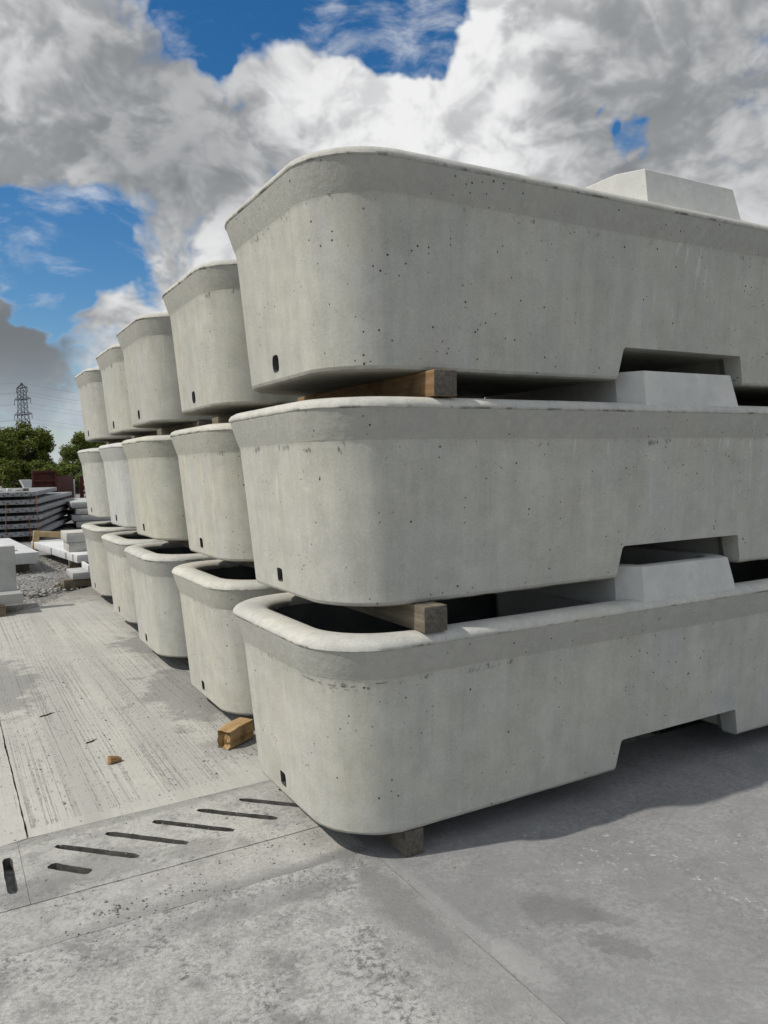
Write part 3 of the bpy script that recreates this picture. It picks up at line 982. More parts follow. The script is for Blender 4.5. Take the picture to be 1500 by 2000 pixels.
STACKX = [0.0, 0.122, 0.140, 0.215, 0.277]
STACKY = [0.0, 1.560, 3.109, 4.513, 6.255]
ORD = ['nearest', 'second', 'third', 'fourth', 'farthest']
TIER = ['bottom', 'middle', 'top']
LOOK = {
    (0, 0): 'pale concrete trough with dark scuffs under its rim, lowest of the nearest stack',
    (0, 1): 'pale concrete trough with open box between its neighbours, middle of the nearest stack',
    (0, 2): 'pale concrete trough with lime runs, topmost of the nearest stack, box against sky',
    (1, 0): 'pale concrete trough with crumbly rim, lowest of the second stack from the front',
    (1, 1): 'pale concrete trough with rough rim, middle of the second stack from the front',
    (1, 2): 'pale concrete trough with oval drain hole, topmost of the second stack from the front',
    (2, 0): 'pale concrete trough with smooth round rim, lowest of the third stack from the front',
    (2, 1): 'pale concrete trough with ragged dripped rim, middle of the third stack from the front',
    (2, 2): 'mottled concrete trough, topmost of the third stack from the front',
    (3, 0): 'pale concrete trough with open end, lowest of the fourth stack from the front',
    (3, 1): 'bluish pale concrete trough, middle of the fourth stack from the front',
    (3, 2): 'pale concrete trough, topmost of the fourth stack from the front',
    (4, 0): 'pale concrete trough on the ground, lowest of the farthest stack on the left',
    (4, 1): 'pale concrete trough, middle one of the farthest stack on the left',
    (4, 2): 'small looking concrete trough, topmost of the farthest stack, beside the treetops',
}
TINT = {(0, 0): (1.0, 1.0, 0.985), (0, 1): (0.985, 0.985, 0.97), (0, 2): (0.94, 0.94, 0.925), (1, 0): (1.03, 1.02, 0.98), (1, 1): (1.02, 1.01, 0.96), (1, 2): (0.97, 0.965, 0.93),
        (2, 0): (1.02, 1.02, 1.0), (2, 1): (1.0, 0.99, 0.92), (2, 2): (0.93, 0.925, 0.90), (3, 0): (1.03, 1.02, 1.0), (3, 1): (1.06, 1.07, 1.10), (3, 2): (0.98, 0.975, 0.93),
        (4, 0): (1.0, 0.99, 0.96), (4, 1): (1.04, 1.04, 1.03), (4, 2): (1.0, 0.99, 0.97)}
RIMI = {(0, 0): 0, (0, 1): 1, (0, 2): 5, (1, 0): 4, (1, 1): 4, (1, 2): 3, (2, 0): 2, (2, 1): 3, (2, 2): 1, (3, 0): 2, (3, 1): 5, (3, 2): 4, (4, 0): 5, (4, 1): 2, (4, 2): 3}
H = 0.85
# small misalignments read off the photograph (metres)
SHIFT = {(0, 0): (-0.012, 0, 0), (0, 2): (0.010, 0.0, 0), (1, 1): (0.012, 0.0, 0), (1, 0): (-0.008, 0, 0), (2, 1): (0.006, 0, 0), (2, 0): (-0.008, 0.0, 0), (2, 2): (0.006, 0, 0), (3, 2): (0.012, 0, 0), (3, 0): (-0.008, 0, 0), (4, 2): (0.006, 0.02, 0)}
TROUGHS = {}
for s in range(5):
    for l in range(3):
        sh = SHIFT.get((s, l), (0, 0, 0))
        rz = 0.0 if s == 0 else rad(random.uniform(-0.35, 0.35))
        root = empty('concrete_trough', (STACKX[s] + sh[0], STACKY[s] + sh[1], l * H), rz)
        TROUGHS[(s, l)] = root
        tag(root, LOOK[(s, l)], 'trough', 'concrete troughs stacked three high in the yard')
        bi = 2 if l == 2 else (1 if (s + l) % 2 else 0)
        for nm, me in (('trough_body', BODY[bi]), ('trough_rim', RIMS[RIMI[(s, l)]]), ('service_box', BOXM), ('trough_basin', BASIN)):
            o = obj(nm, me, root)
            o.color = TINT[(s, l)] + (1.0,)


# scuffs left by lifting chains, on the mould line of two near troughs
def on_wall(off, ang, z):
    r = BR + off * 0.35
    if ang <= 270:
        return Vector((BX0 - off + r + r * math.cos(rad(ang)), BY0 - off + r + r * math.sin(rad(ang)), z))
    return Vector((BX0 - off + r + (ang - 270) * 0.005, BY0 - off, z))


def scuff(root, a0, a1, z, th, seed, slope=0.0):
    bm = bmesh.new()
    n = max(3, int(abs(a1 - a0) * 0.8) + 2)
    up, dn_ = [], []
    for i in range(n + 1):
        u = i / n
        a = a0 + (a1 - a0) * u
        zz = z + slope * u + 0.003 * fn((a * 0.05, seed, 0), 3, seed)
        w = th * (0.35 + 0.9 * abs(fn((a * 0.21, seed, 2), 2.0, seed))) * (0.25 if i in (0, n) else 1)
        for lst, q in ((up, zz + w), (dn_, zz - w)):
            off = 0.0015 + 0.0425 * (q - 0.018) / 0.567
            lst.append(bm.verts.new(on_wall(off + 0.0035, a, q)))
    for i in range(n):
        bm.faces.new((up[i], up[i + 1], dn_[i + 1], dn_[i]))
    obj('scuff_mark', mesh_from_bm('scuff_mark', bm, M_SCUFF), root)


for (k, a0, a1, z, th, sl_) in ((0, 183, 200, 0.590, 0.0022, -0.004), (1, 202, 206, 0.584, 0.002, -0.002), (2, 211, 218, 0.578, 0.003, 0.0), (3, 222, 226, 0.577, 0.004, 0.0), (4, 229, 233, 0.577, 0.004, 0.003),
                                (5, 238, 240, 0.574, 0.009, 0.0), (6, 241, 243, 0.572, 0.010, 0.0), (7, 247, 256, 0.588, 0.002, 0.002), (8, 213, 215, 0.565, 0.002, 0.0), (9, 206, 208, 0.553, 0.002, 0)):
    scuff(TROUGHS[(0, 0)], a0, a1, z, th, k + 1, sl_)
for (k, a0, a1, z, th) in ((0, 190, 191.2, 0.575, 0.010), (1, 193, 194.2, 0.572, 0.012), (2, 196, 197, 0.574, 0.009), (3, 222, 223.2, 0.570, 0.014), (4, 300, 302, 0.575, 0.006)):
    scuff(TROUGHS[(0, 1)], a0, a1, z, th, k + 20)

# ------------------------------------------------------------------ timber bearers
def bearer_mesh(seed, w=0.100, h=0.0945, length=1.22):
    bm = bmesh.new()
    bm_box(bm, -w / 2, w / 2, 0, length, 0, h, 0.004, 2)
    for v in bm.verts:
        v.co.x += 0.0015 * fn(v.co, 6, seed)
    for f in bm.faces:
        f.normal_update()
    me = mesh_from_bm('bearer', bm, M_WOOD, 35)
    me.materials.append(M_END)
    for p in me.polygons:
        if abs(p.normal.y) > 0.9:
            p.material_index = 1
    return me


BEAR = [bearer_mesh(s) for s in range(3)]
BEAR_LOW = bearer_mesh(5, 0.080, 0.0995, 1.12)
for s in range(5):
    for l in range(3):
        for e in (0, 1):
            z = (G + 0.0003 if l == 0 else l * H - 0.0945) + 0.0002
            bx = [0.235, 0.293, 0.352][l] if s == 0 else 0.30 + random.uniform(-0.03, 0.03)
            if e: bx = 3.10 + random.uniform(-0.04, 0.04)
            by = STACKY[s] + ((0.005, -0.078, -0.078)[l] if s == 0 else random.uniform(-0.04, 0.0))
            me = BEAR_LOW if l == 0 else BEAR[(s + l) % 3]
            o = obj('timber_bearer', me, None, (STACKX[s] + bx, by, z), (0, 0, rad(random.uniform(-1.2, 1.2)) if s else 0))
            o.color = {(0, 2, 0): (1.25, 0.92, 0.62, 1), (0, 0, 0): (0.85, 0.88, 0.92, 1)}.get((s, l, e), (1, 1, 1, 1))
            where = 'near' if e == 0 else 'far right'
            tag(o, '%s timber bearer under the %s trough of the %s stack, %s end' % ('dark grey' if l == 0 else 'square brown', TIER[l], ORD[s], where), 'timber', 'timber bearers between the troughs')

# ------------------------------------------------------------------ loose bits on the slab
# broken offcut of timber with a split orange end
bm = bmesh.new()
NL, NW, NH = 10, 6, 5
Lx, Wy, Hz = 0.205, 0.092, 0.098
grid = {}
for i in range(NL + 1):
    for j in range(NW + 1):
        for k in range(NH + 1):
            if i in (0, NL) or j in (0, NW) or k in (0, NH):
                x = Lx * i / NL; y = Wy * (j / NW - 0.5); z = Hz * k / NH
                if i == 0:                       # jagged break
                    x += 0.07 * abs(fn((y, z, 0), 38, 3)) + 0.06 * math.exp(-((j / NW - 0.72) / 0.14) ** 2) + 0.02 * (k / NH)
                if i <= 3:
                    z -= 0.018 * (1 - i / 4.0) * (k / NH) * (0.6 + 0.8 * abs(fn((x, y, 1), 30, 2)))
                    y *= 1.0 - 0.05 * (3 - i)
                y += 0.0015 * fn((x, y, z), 30, 1); z += 0.0015 * fn((x, y, z), 30, 4) * (1 if k else 0)
                grid[(i, j, k)] = bm.verts.new((x, y, z))
def quads(axis, val, A, B):
    for a in range(A):
        for b2 in range(B):
            ids = [(a, b2), (a + 1, b2), (a + 1, b2 + 1), (a, b2 + 1)]
            key = lambda p: (val, p[0], p[1]) if axis == 0 else ((p[0], val, p[1]) if axis == 1 else (p[0], p[1], val))
            bm.faces.new([grid[key(p)] for p in ids])
quads(0, 0, NW, NH); quads(0, NL, NW, NH); quads(1, 0, NL, NH); quads(1, NW, NL, NH); quads(2, 0, NL, NW); quads(2, NH, NL, NW)
o = obj('timber_offcut', mesh_from_bm('timber_offcut', bm, M_FRESH, 40), None, (-0.035, 1.475, G + 0.004), (0, rad(-1.5), rad(31)))
tag(o, 'broken orange timber offcut with a split end lying by the nearest stack', 'timber')
bm = bmesh.new()
bm_box(bm, -0.035, 0.035, -0.016, 0.016, 0, 0.03, 0.006, 1)
for v in bm.verts:
    v.co += Vector((0.010 * fn(v.co, 40, 1), 0.006 * fn(v.co, 40, 2), 0.006 * fn(v.co, 40, 3) if v.co.z > 0.01 else 0))
    if v.co.x < 0: v.co.z *= 1.25
    else: v.co.z *= 0.7
o = obj('wood_chunk', mesh_from_bm('wood_chunk', bm, M_FRESH, 30), None, (-0.55, 1.60, G + 0.0005), (0, 0, rad(20)))
tag(o, 'small orange chunk of split wood alone on the ribbed slab', 'wood')
random.seed(11)
for (x, y, L, a, lab) in ((-0.75, 2.62, 0.10, 0.5, 'thin dark splinter lying beside the dark patch on the ribbed slab'), (-0.60, 1.98, 0.07, 0.55, 'short dark splinter behind the small orange wood chunk')):
    bm = bmesh.new()
    pts = [(L * (i / 5 - 0.5), 0.004 * math.sin(i * 2.1), 0.004) for i in range(6)]
    bm_tube(bm, pts, [0.002, 0.004, 0.004, 0.0035, 0.003, 0.001], 5)
    o = obj('wood_splinter', mesh_from_bm('wood_splinter', bm, M_BARK), None, (x, y, G), (0, 0, a))
    tag(o, lab, 'splinter', 'dark splinters on the slab')


def pebble(bm, c, r, seed):
    res = bmesh.ops.create_icosphere(bm, subdivisions=1, radius=1.0)
    sx, sy, sz = r * random.uniform(0.7, 1.3), r * random.uniform(0.7, 1.3), r * random.uniform(0.5, 0.85)
    a = random.uniform(0, 6.28)
    for v in res['verts']:
        p = v.co * (1 + 0.22 * mnoise.noise(v.co * 1.3 + Vector((seed, seed * 2.1, 0))))
        x, y, z = p.x * sx, p.y * sy, p.z * sz
        v.co = Vector((c[0] + x * math.cos(a) - y * math.sin(a), c[1] + x * math.sin(a) + y * math.cos(a), c[2] + z + sz * 0.7))


# crumbs of grit on the smooth strip, in clusters
bm = bmesh.new()
for (cx, cy, sx, sy, n, r) in ((-0.80, 0.23, 0.04, 0.02, 26, 0.0036), (-0.57, 0.22, 0.05, 0.04, 18, 0.0026), (-0.78, 0.17, 0.16, 0.03, 40, 0.0022), (-0.62, 0.10, 0.3, 0.04, 70, 0.0028),
                               (-0.3, 0.36, 0.4, 0.05, 60, 0.0025), (-0.5, 0.72, 0.5, 0.2, 120, 0.0028), (0.0, -0.3, 0.3, 0.4, 140, 0.0024), (-0.5, 2.4, 0.5, 1.0, 200, 0.004), (0.9, -0.6, 0.5, 0.35, 120, 0.0024)):
    for i in range(n):
        x = random.gauss(cx, sx); y = random.gauss(cy, sy)
        if DR0 < y < 0.95 and abs(((x + y - 0.0) / 0.19) % 1 - 0.5) > 0.30: continue
        pebble(bm, (x, y, G - 0.001), r * random.uniform(0.5, 1.6), i * 0.37)
o = obj('grit', mesh_from_bm('grit', bm, plain('grit_grey', (0.17, 0.165, 0.155), (0.30, 0.295, 0.28), 30.0), 60))
tag(o, 'loose grey grit scattered over the concrete yard', 'grit', kind='stuff')

# rubble heaped along the far edge of the slab and gravel beyond it
bm = bmesh.new()
for i in range(420):
    u = random.random()
    x = -1.4 + 2.2 * u
    y = 8.15 + random.gauss(0, 0.16) + 0.15 * math.sin(x * 5)
    pebble(bm, (x, y, G - 0.04 + 0.03 * random.random()), random.uniform(0.010, 0.032), i * 0.71)
for i in range(1600):
    x = random.uniform(-1.6, 1.2); y = random.uniform(8.3, 12.5)
    pebble(bm, (x, y, G - 0.05), random.uniform(0.006, 0.024), i * 0.31)
o = obj('rubble', mesh_from_bm('rubble', bm, M_STONE, 60))
tag(o, 'grey rubble and loose stones beyond the end of the ribbed slab', 'rubble', kind='stuff')
bm = bmesh.new()
for i in range(160):
    x = random.gauss(0.10, 0.06); y = random.gauss(8.2, 0.08); h = random.uniform(0.04, 0.15); a = random.uniform(0, 6.28); l = random.uniform(0.01, 0.07)
    p = [Vector((x, y, G - 0.03)), Vector((x + l * 0.5 * math.cos(a), y + l * 0.5 * math.sin(a), G - 0.03 + h * 0.7)), Vector((x + l * math.cos(a), y + l * math.sin(a), G - 0.03 + h))]
    bm_tube(bm, p, [0.0022, 0.0018, 0.0006], 3)
o = obj('weeds', mesh_from_bm('weeds', bm, M_GRASS))
tag(o, 'dry brown weeds growing at the slab end beside the broken channel', 'weeds', kind='stuff')

# ------------------------------------------------------------------ precast pieces at the back of the yard
# L-shaped wall unit at the left edge
wu = empty('wall_unit', (-0.55, 6.42, 0.01))
tag(wu, 'grey L shaped concrete wall unit resting on a timber block at the left edge', 'wall unit')
bm = bmesh.new()
bm_box(bm, -1.6, 0.0, 0.0, 0.95, 0.0, 0.105, 0.006, 2)
obj('base', mesh_from_bm('base', bm, M_PALE, 35), wu)
bm = bmesh.new()
sec = [(0.235, 0.106), (0.28, 0.19), (0.285, 0.575), (0.40, 0.575), (0.405, 0.106)]
lo = [bm.verts.new((-1.6, y, z)) for y, z in sec]; hi = [bm.verts.new((-0.035, y, z)) for y, z in sec]
for i in range(5):
    bm.faces.new((lo[i], lo[(i + 1) % 5], hi[(i + 1) % 5], hi[i]))
bm.faces.new(lo); bm.faces.new(hi[::-1])
bmesh.ops.bevel(bm, geom=list(bm.edges), offset=0.005, segments=2, affect='EDGES', profile=0.5)
obj('stem', mesh_from_bm('stem', bm, M_PALE, 35), wu)
for (x, y, lab) in ((-0.78, 6.36, 'short brown timber block under the front of the left wall unit'), (-0.78, 7.15, 'timber block under the back of the left wall unit'), (-1.9, 6.36, 'timber block under the far left of the wall unit')):
    o = obj('timber_block', box_mesh('timber_block', M_WOOD, -0.05, 0.06, 0, 0.13, 0, 0.1085, 0.005), None, (x, y, G + 0.0006))
    tag(o, lab, 'timber', 'timber blocks under the wall unit')

# long white tapered unit
wb = empty('white_panel_unit', (0, 10.26, 0))
tag(wb, 'long white concrete unit with tapered sides behind the wall unit on the left', 'concrete unit')
bm = bmesh.new()
lo = [(-0.03, 0.0), (-0.22, 3.05), (-1.3, 3.0), (-1.2, 0.0)]
hi = [(0.0, -0.03), (-0.19, 3.1), (-1.34, 3.04), (-1.24, -0.03)]
a = [bm.verts.new((x, y, 0.0)) for x, y in lo]; b_ = [bm.verts.new((x, y, 0.17)) for x, y in hi]
for i in range(4):
    bm.faces.new((a[i], a[(i + 1) % 4], b_[(i + 1) % 4], b_[i]))
bm.faces.new(a[::-1]); bm.faces.new(b_)
bmesh.ops.bevel(bm, geom=list(bm.edges), offset=0.006, segments=2, affect='EDGES', profile=0.5)
obj('body', mesh_from_bm('body', bm, M_WHITE, 35), wb)
for (x0, x1) in ((-0.42, -0.25), (-0.75, -0.55)):
    o = obj('raised_strip', box_mesh('raised_strip', M_WHITE, x0, x1, 0.35, 2.8, 0.172, 0.195, 0.006), wb)
    o.rotation_euler = (0, 0, rad(3.2))
for y, lab in ((10.5, 'timber bearer under the front of the long white unit'), (12.9, 'timber bearer under the back of the long white unit')):
    o = obj('timber_bearer', box_mesh('support_bearer', M_WOOD, -1.2, -0.12, 0, 0.1, 0, 0.1335, 0.005), None, (0, y, G - 0.0345))
    tag(o, lab, 'timber', 'timber bearers under the white unit')

# white flat slab and cream box on it
ws = empty('flat_slab', (0.47, 9.85, 0.0))
tag(ws, 'white topped flat concrete slab with dark stains, below the cream box', 'slab')
bm = bmesh.new()
bm_prism(bm, [(0, 0), (0.75, 0.05), (0.50, 3.12), (-0.33, 3.05)], 0, 0.12)
bmesh.ops.bevel(bm, geom=list(bm.edges), offset=0.006, segments=2, affect='EDGES', profile=0.5)
obj('body', mesh_from_bm('body', bm, M_WHITE, 35), ws)
for k, (u, w) in enumerate(((0.20, 0.05), (0.60, 0.07), (1.55, 0.06))):
    x0 = -0.108 * u - 0.0045
    o = obj('stain', box_mesh('stain', M_SLAT, -0.001, 0.001, 0, w, 0.01, 0.108, 0.0), ws, (x0, u, 0), (0, 0, rad(6.2)))
for y, lab in ((10.3, 'timber bearer under the front of the white flat slab'), (12.5, 'timber bearer under the back of the white flat slab')):
    o = obj('timber_bearer', box_mesh('support_bearer', M_WOOD, -0.38, 0.30, 0, 0.1, 0, 0.1335, 0.005), None, (0.8, y, G - 0.0345))
    tag(o, lab, 'timber', 'timber bearers under the flat slab')
cb = empty('cream_box', (0.60, 10.35, 0.1205))
tag(cb, 'cream two tier concrete box standing on the white flat slab', 'concrete box')
bm = bmesh.new(); bm_box(bm, -0.17, 0.50, 0, 0.6, 0, 0.15, 0.008, 2)
obj('lower_tier', mesh_from_bm('lower_tier', bm, M_CREAM, 35), cb)
bm = bmesh.new(); bm_box(bm, -0.20, 0.52, -0.02, 0.62, 0.1505, 0.30, 0.008, 2)
obj('upper_tier', mesh_from_bm('upper_tier', bm, M_CREAM, 35), cb)
# broken channel piece beside the farthest trough
ch = empty('channel_piece', (0.15, 8.0, 0.0))
tag(ch, 'short grey concrete channel piece lying at the foot of the farthest stack', 'channel')
bm = bmesh.new(); bm_box(bm, 0.0, 0.32, 0, 0.55, 0.0, 0.085, 0.008, 2)
obj('base', mesh_from_bm('base', bm, M_PALE, 35), ch)
bm = bmesh.new(); bm_box(bm, 0.19, 0.225, 0.02, 0.53, 0.0855, 0.165, 0.005, 2)
obj('rib', mesh_from_bm('rib', bm, M_WHITE, 35), ch)
o = obj('timber_plank', box_mesh('timber_plank', M_WOOD, -0.1, 0.4, 0, 0.12, 0, 0.098, 0.004), None, (0.15, 8.05, G + 0.001), (0, 0, rad(4)))
tag(o, 'dark plank under the short channel piece', 'plank')
# timber frame
tf = empty('timber_corner', (0.17, 12.75, -0.145))
tag(tf, 'yellow timber corner frame standing behind the white flat slab', 'timber frame')
obj('post', box_mesh('post', M_YELLOW, -0.05, 0.05, -0.05, 0.05, 0.0, 0.46, 0.005), tf, (0, 0, 0), (0, rad(6), 0))
obj('rail', box_mesh('rail', M_YELLOW, 0.0, 0.85, -0.045, 0.045, -0.05, 0.05, 0.005), tf, (0.08, 0.0, 0.40), (0, rad(6), rad(2)))
obj('rail_foot', box_mesh('rail_foot', M_YELLOW, -0.05, 0.05, -0.05, 0.05, 0.0, 0.30, 0.005), tf, (0.88, 0.03, 0.0))

# stack of slatted slabs with straps
NS = 6
zs = [-0.02 + 0.172 * k for k in range(NS)]
plan = [(0.62, 0.0), (2.05, 5.7), (-1.6, 6.0), (-3.2, 0.15)]
disc = bmesh.new()
bmesh.ops.create_cone(disc, cap_ends=True, segments=8, radius1=0.016, radius2=0.016, depth=0.006)
DISC = mesh_from_bm('socket', disc, M_DARK)
words = ['lowest', 'second lowest', 'third lowest', 'third highest', 'second highest', 'topmost']
for k, z in enumerate(zs):
    root = empty('slatted_slab', (random.uniform(-0.05, 0.05), 16.0 + random.uniform(-0.03, 0.03), z), rad(random.uniform(-0.6, 0.6)))
    tag(root, 'grey slatted slab, %s in the strapped stack at the left' % words[k], 'slab', 'slabs in the strapped stack')
    bm = bmesh.new()
    pl = plan if k < 5 else [(0.55, 0.0), (1.5, 4.4), (-1.6, 6.0), (-3.2, 0.15)]
    bm_prism(bm, pl, 0, 0.098)
    bmesh.ops.bevel(bm, geom=list(bm.edges), offset=0.012, segments=2, affect='EDGES', profile=0.5)
    obj('body', mesh_from_bm('body', bm, M_SLAT, 35), root)
    d = Vector((-3.82, 0.15)).normalized()
    for j in range(24):
        u = 0.06 + 0.088 * j + (0.04 if k % 2 else 0)
        zz = 0.068 if j % 2 else 0.030
        o = obj('socket', DISC, root, (0.62 + d.x * u - (0.07 if k == 5 else 0), d.y * u + 0.0005, zz), (rad(90), 0, math.atan2(d.y, d.x)))
random.seed(21)
for k in range(NS):
    for j, (x, y) in enumerate(((0.30, 0.45), (-1.6, 0.8), (1.2, 4.6), (-1.0, 4.8))):
        if k == 5 and j == 2: x, y = 0.9, 3.8
        zb = (G - 0.0445) if k == 0 else zs[k - 1] + 0.0985
        o = obj('spacer', box_mesh('spacer', M_BARK, -0.05, 0.05, -0.1, 0.1, 0, zs[k] - zb - 0.0005, 0.0), None, (x, 16.0 + y, zb + 0.0002))
        tag(o, 'dark spacer under the %s slab of the strapped stack, %s' % (words[k], ['front right', 'front left', 'back right', 'back left'][j]), 'spacer', 'spacers in the strapped stack')
for x, t_, lab in ((-0.06, 0.02, 'leftmost thin orange strap down the front of the slab stack'), (0.40, -0.01, 'middle thin orange strap down the front of the slab stack'), (0.56, 0.0, 'right thin orange strap down the front corner of the slab stack')):
    bm = bmesh.new()
    z1 = 0.70 if x < 0.5 else 0.88
    if 0.3 < x < 0.5: z1 = 0.45
    bm_tube(bm, [(x - t_, 15.93, -0.14), (x, 15.935, z1 * 0.5), (x + t_, 15.94, z1)], 0.007, 5)
    o = obj('strap', mesh_from_bm('strap', bm, M_STRAP))
    tag(o, lab, 'strap', 'orange straps on the slab stack')
# bits on top of the slab stack
o = obj('timber_plank', box_mesh('top_plank', M_WHITE, -2.4, 0.0, 0, 0.25, 0, 0.05, 0.006), None, (-0.05, 16.6, zs[5] + 0.0985))
tag(o, 'pale plank lying on top of the slab stack at the left edge', 'plank')
random.seed(5)
for k, (x, y, w, h, mt, lab) in enumerate(((0.28, 16.7, 0.16, 0.05, M_CREAM, 'small cream block on top of the slab stack'), (0.10, 16.9, 0.09, 0.07, M_WHITE, 'small white block on top of the slab stack beside the pale plank'), (0.42, 16.8, 0.12, 0.06, M_WOOD, 'small brown block on top of the slab stack'))):
    o = obj('small_block', box_mesh('small_block', mt, -w / 2, w / 2, -0.05, 0.05, 0, h, 0.006), None, (x, y, zs[5] + 0.0985), (0, 0, 0.2 * k))
    tag(o, lab, 'block', 'small blocks on the slab stack')

# second slab pile behind
for k in range(4):
    z = G - 0.044 + 0.03 + 0.17 * k
    root = obj('stacked_slab', box_mesh('stacked_slab', M_PALE if k % 2 else M_CREAM, 0, 2.6, 0, 3.2, 0, 0.155, 0.012), None, (1.80 - 0.1 * (k % 2), 19.2, z), (0, 0, rad(-6 + k)))
    tag(root, 'pale slab, %s of the low pile behind the farthest troughs' % ['lowest', 'second', 'third', 'topmost'][k], 'slab', 'slabs of the low pile')
o = obj('white_slab', box_mesh('white_slab', M_WHITE, 0, 1.8, 0, 1.0, 0, 0.11, 0.01), None, (1.15, 14.6, -0.06), (0, 0, rad(8)))
tag(o, 'white slab on the ground between the slab stack and the farthest trough', 'slab')
o = obj('timber_bearer', box_mesh('support_bearer', M_BARK, 0.2, 1.5, 0.3, 0.5, 0, 0.0835, 0.004), None, (1.15, 14.6, -0.1445), (0, 0, rad(8)))
tag(o, 'dark bearer under the white slab beyond the farthest trough', 'timber')

# rusty steel mould frame
rf = empty('steel_mould', (1.28, 24.0, G - 0.044))
tag(rf, 'dark rusty red steel mould frame standing behind the slab stack', 'steel mould')
for x in (0.0, 0.66, 1.4):
    obj('upright', box_mesh('upright', M_RUST, x - 0.03, x + 0.03, -0.03, 0.03, 0, 1.54 if x < 1 else 1.36, 0.004), rf, (0, 0 if x < 1 else 2.0, 0))
for z in (0.55, 0.95, 1.22, 1.5):
    obj('rail', box_mesh('rail', M_RUST, 0.032, 0.628, -0.04, 0.02, z - 0.035, z + 0.035, 0.004), rf)
obj('front_panel', box_mesh('front_panel', M_RUST, 0.0, 0.66, 0.04, 0.07, 0.1, 1.48, 0.003), rf)
obj('side_panel', box_mesh('side_panel', M_RUST, 0.0, 2.12, -0.015, 0.015, 0.1, 1.36, 0.003), rf, (0.68, 0.06, 0), (0, 0, rad(69)))
o = empty('white_planter', (1.12, 24.0, G - 0.044))
tag(o, 'white flared concrete block beside the rusty mould, above the slab stack', 'concrete block')
bm = bmesh.new()
a = [bm.verts.new((x, y, 0)) for x, y in ((-0.08, 0), (0.10, 0), (0.10, 0.6), (-0.08, 0.6))]
b_ = [bm.verts.new((x, y, 1.05)) for x, y in ((-0.10, 0), (0.11, 0), (0.11, 0.6), (-0.10, 0.6))]
c_ = [bm.verts.new((x, y, 1.26)) for x, y in ((-0.20, -0.06), (0.12, -0.06), (0.12, 0.66), (-0.20, 0.66))]
for q, w in ((a, b_), (b_, c_)):
    for i in range(4):
        bm.faces.new((q[i], q[(i + 1) % 4], w[(i + 1) % 4], w[i]))
bm.faces.new(a[::-1]); bm.faces.new(c_)
obj('body', mesh_from_bm('body', bm, M_WHITE, 30), o)
o = obj('white_post', box_mesh('white_post', M_WHITE, -0.045, 0.045, -0.045, 0.045, 0, 1.22, 0.006), None, (2.78, 26.4, G - 0.044))
tag(o, 'thin white post right of the rusty mould', 'post')
o = empty('steel_rack', (2.98, 26.0, G - 0.044))
tag(o, 'dark rusty steel rack seen beside the farthest stack', 'rack')
obj('upright', box_mesh('upright', M_RUST, -0.06, 0.06, -0.05, 0.05, 0, 1.32, 0.004), o)
for z in (0.5, 0.72, 0.94, 1.16):
    obj('shelf', box_mesh('shelf', M_RUST, 0.061, 1.4, -0.04, 0.4, z, z + 0.06, 0.004), o)
    obj('slab_on_shelf', box_mesh('slab_on_shelf', M_SLAT, 0.10, 1.3, 0.0, 0.36, z + 0.0605, z + 0.12, 0.004), o)  # slabs resting on the shelves, kept as children of the rack
obj('upright', box_mesh('upright', M_RUST, 1.401, 1.5, -0.05, 0.05, 0, 1.32, 0.004), o)


# ------------------------------------------------------------------ trees
def tree(x, y, base, height, rx, ry, seed, label, leafm, nclump, nleaf, leaf):
    rnd = random.Random(seed)
    root = empty('broadleaf_tree', (x, y, base))
    tag(root, label, 'tree', 'trees at the far edge of the yard')
    bm = bmesh.new()
    bm_tube(bm, [(0, 0, 0), (0.1, 0.05, height * 0.2), (-0.05, 0.1, height * 0.45), (0.1, 0, height * 0.75)], [0.35, 0.28, 0.2, 0.06], 8)
    clumps = []
    for i in range(nclump):
        while True:
            p = Vector((rnd.uniform(-1, 1), rnd.uniform(-1, 1), rnd.uniform(-1, 1)))
            if 0.25 < p.length < 1: break
        p = p.normalized() * (p.length ** 0.45)
        zz = height * 0.56 + p.z * height * 0.42
        wfac = 1.0 if p.z < 0.2 else 1.0
        clumps.append((Vector((p.x * rx * wfac, p.y * ry * wfac, zz)), rnd.uniform(0.5, 1.15)))
    for c, s in clumps[::3]:
        z0 = min(c.z * 0.6, height * 0.6)
        bm_tube(bm, [(0, 0, z0), tuple(Vector((0, 0, z0)).lerp(c, 0.5) + Vector((0, 0, 0.25))), tuple(c)], [0.11, 0.06, 0.02], 5)
    obj('trunk', mesh_from_bm('trunk', bm, M_BARK, 40), root)
    verts = []; faces = []
    for c, s in clumps:
        cr = s * min(rx, height * 0.5) * 0.36
        for k in range(int(nleaf * s)):
            v = Vector((rnd.gauss(0, 1), rnd.gauss(0, 1), rnd.gauss(0, 0.75)))
            v = v.normalized() * cr * (rnd.random() ** 0.45)
            q = c + v
            L = leaf * rnd.uniform(0.6, 1.4)
            a = Vector((rnd.uniform(-1, 1), rnd.uniform(-1, 1), rnd.uniform(-0.5, 0.5))).normalized()
            nrm = (v.normalized() + Vector((rnd.uniform(-.8, .8), rnd.uniform(-.8, .8), rnd.uniform(-.2, 1.0)))).normalized()
            b2 = nrm.cross(a)
            if b2.length < 0.05: continue
            b2.normalize()
            i0 = len(verts)
            verts += [q - a * L, q + b2 * L * 0.45, q + a * L, q - b2 * L * 0.45]
            faces.append((i0, i0 + 1, i0 + 2, i0 + 3))
    me = bpy.data.meshes.new('crown')
    me.from_pydata([tuple(v) for v in verts], [], faces)
    me.materials.append(leafm)
    obj('crown', me, root)


def at(px, py, t):
    """world point seen at a place in the photograph, t metres out"""
    v = FX + RX * ((px - 750) / 1528.8) - UX * ((py - 1000) / 1528.8)
    return Vector((-1.24605, -2.42932, 1.36681)) + v * t


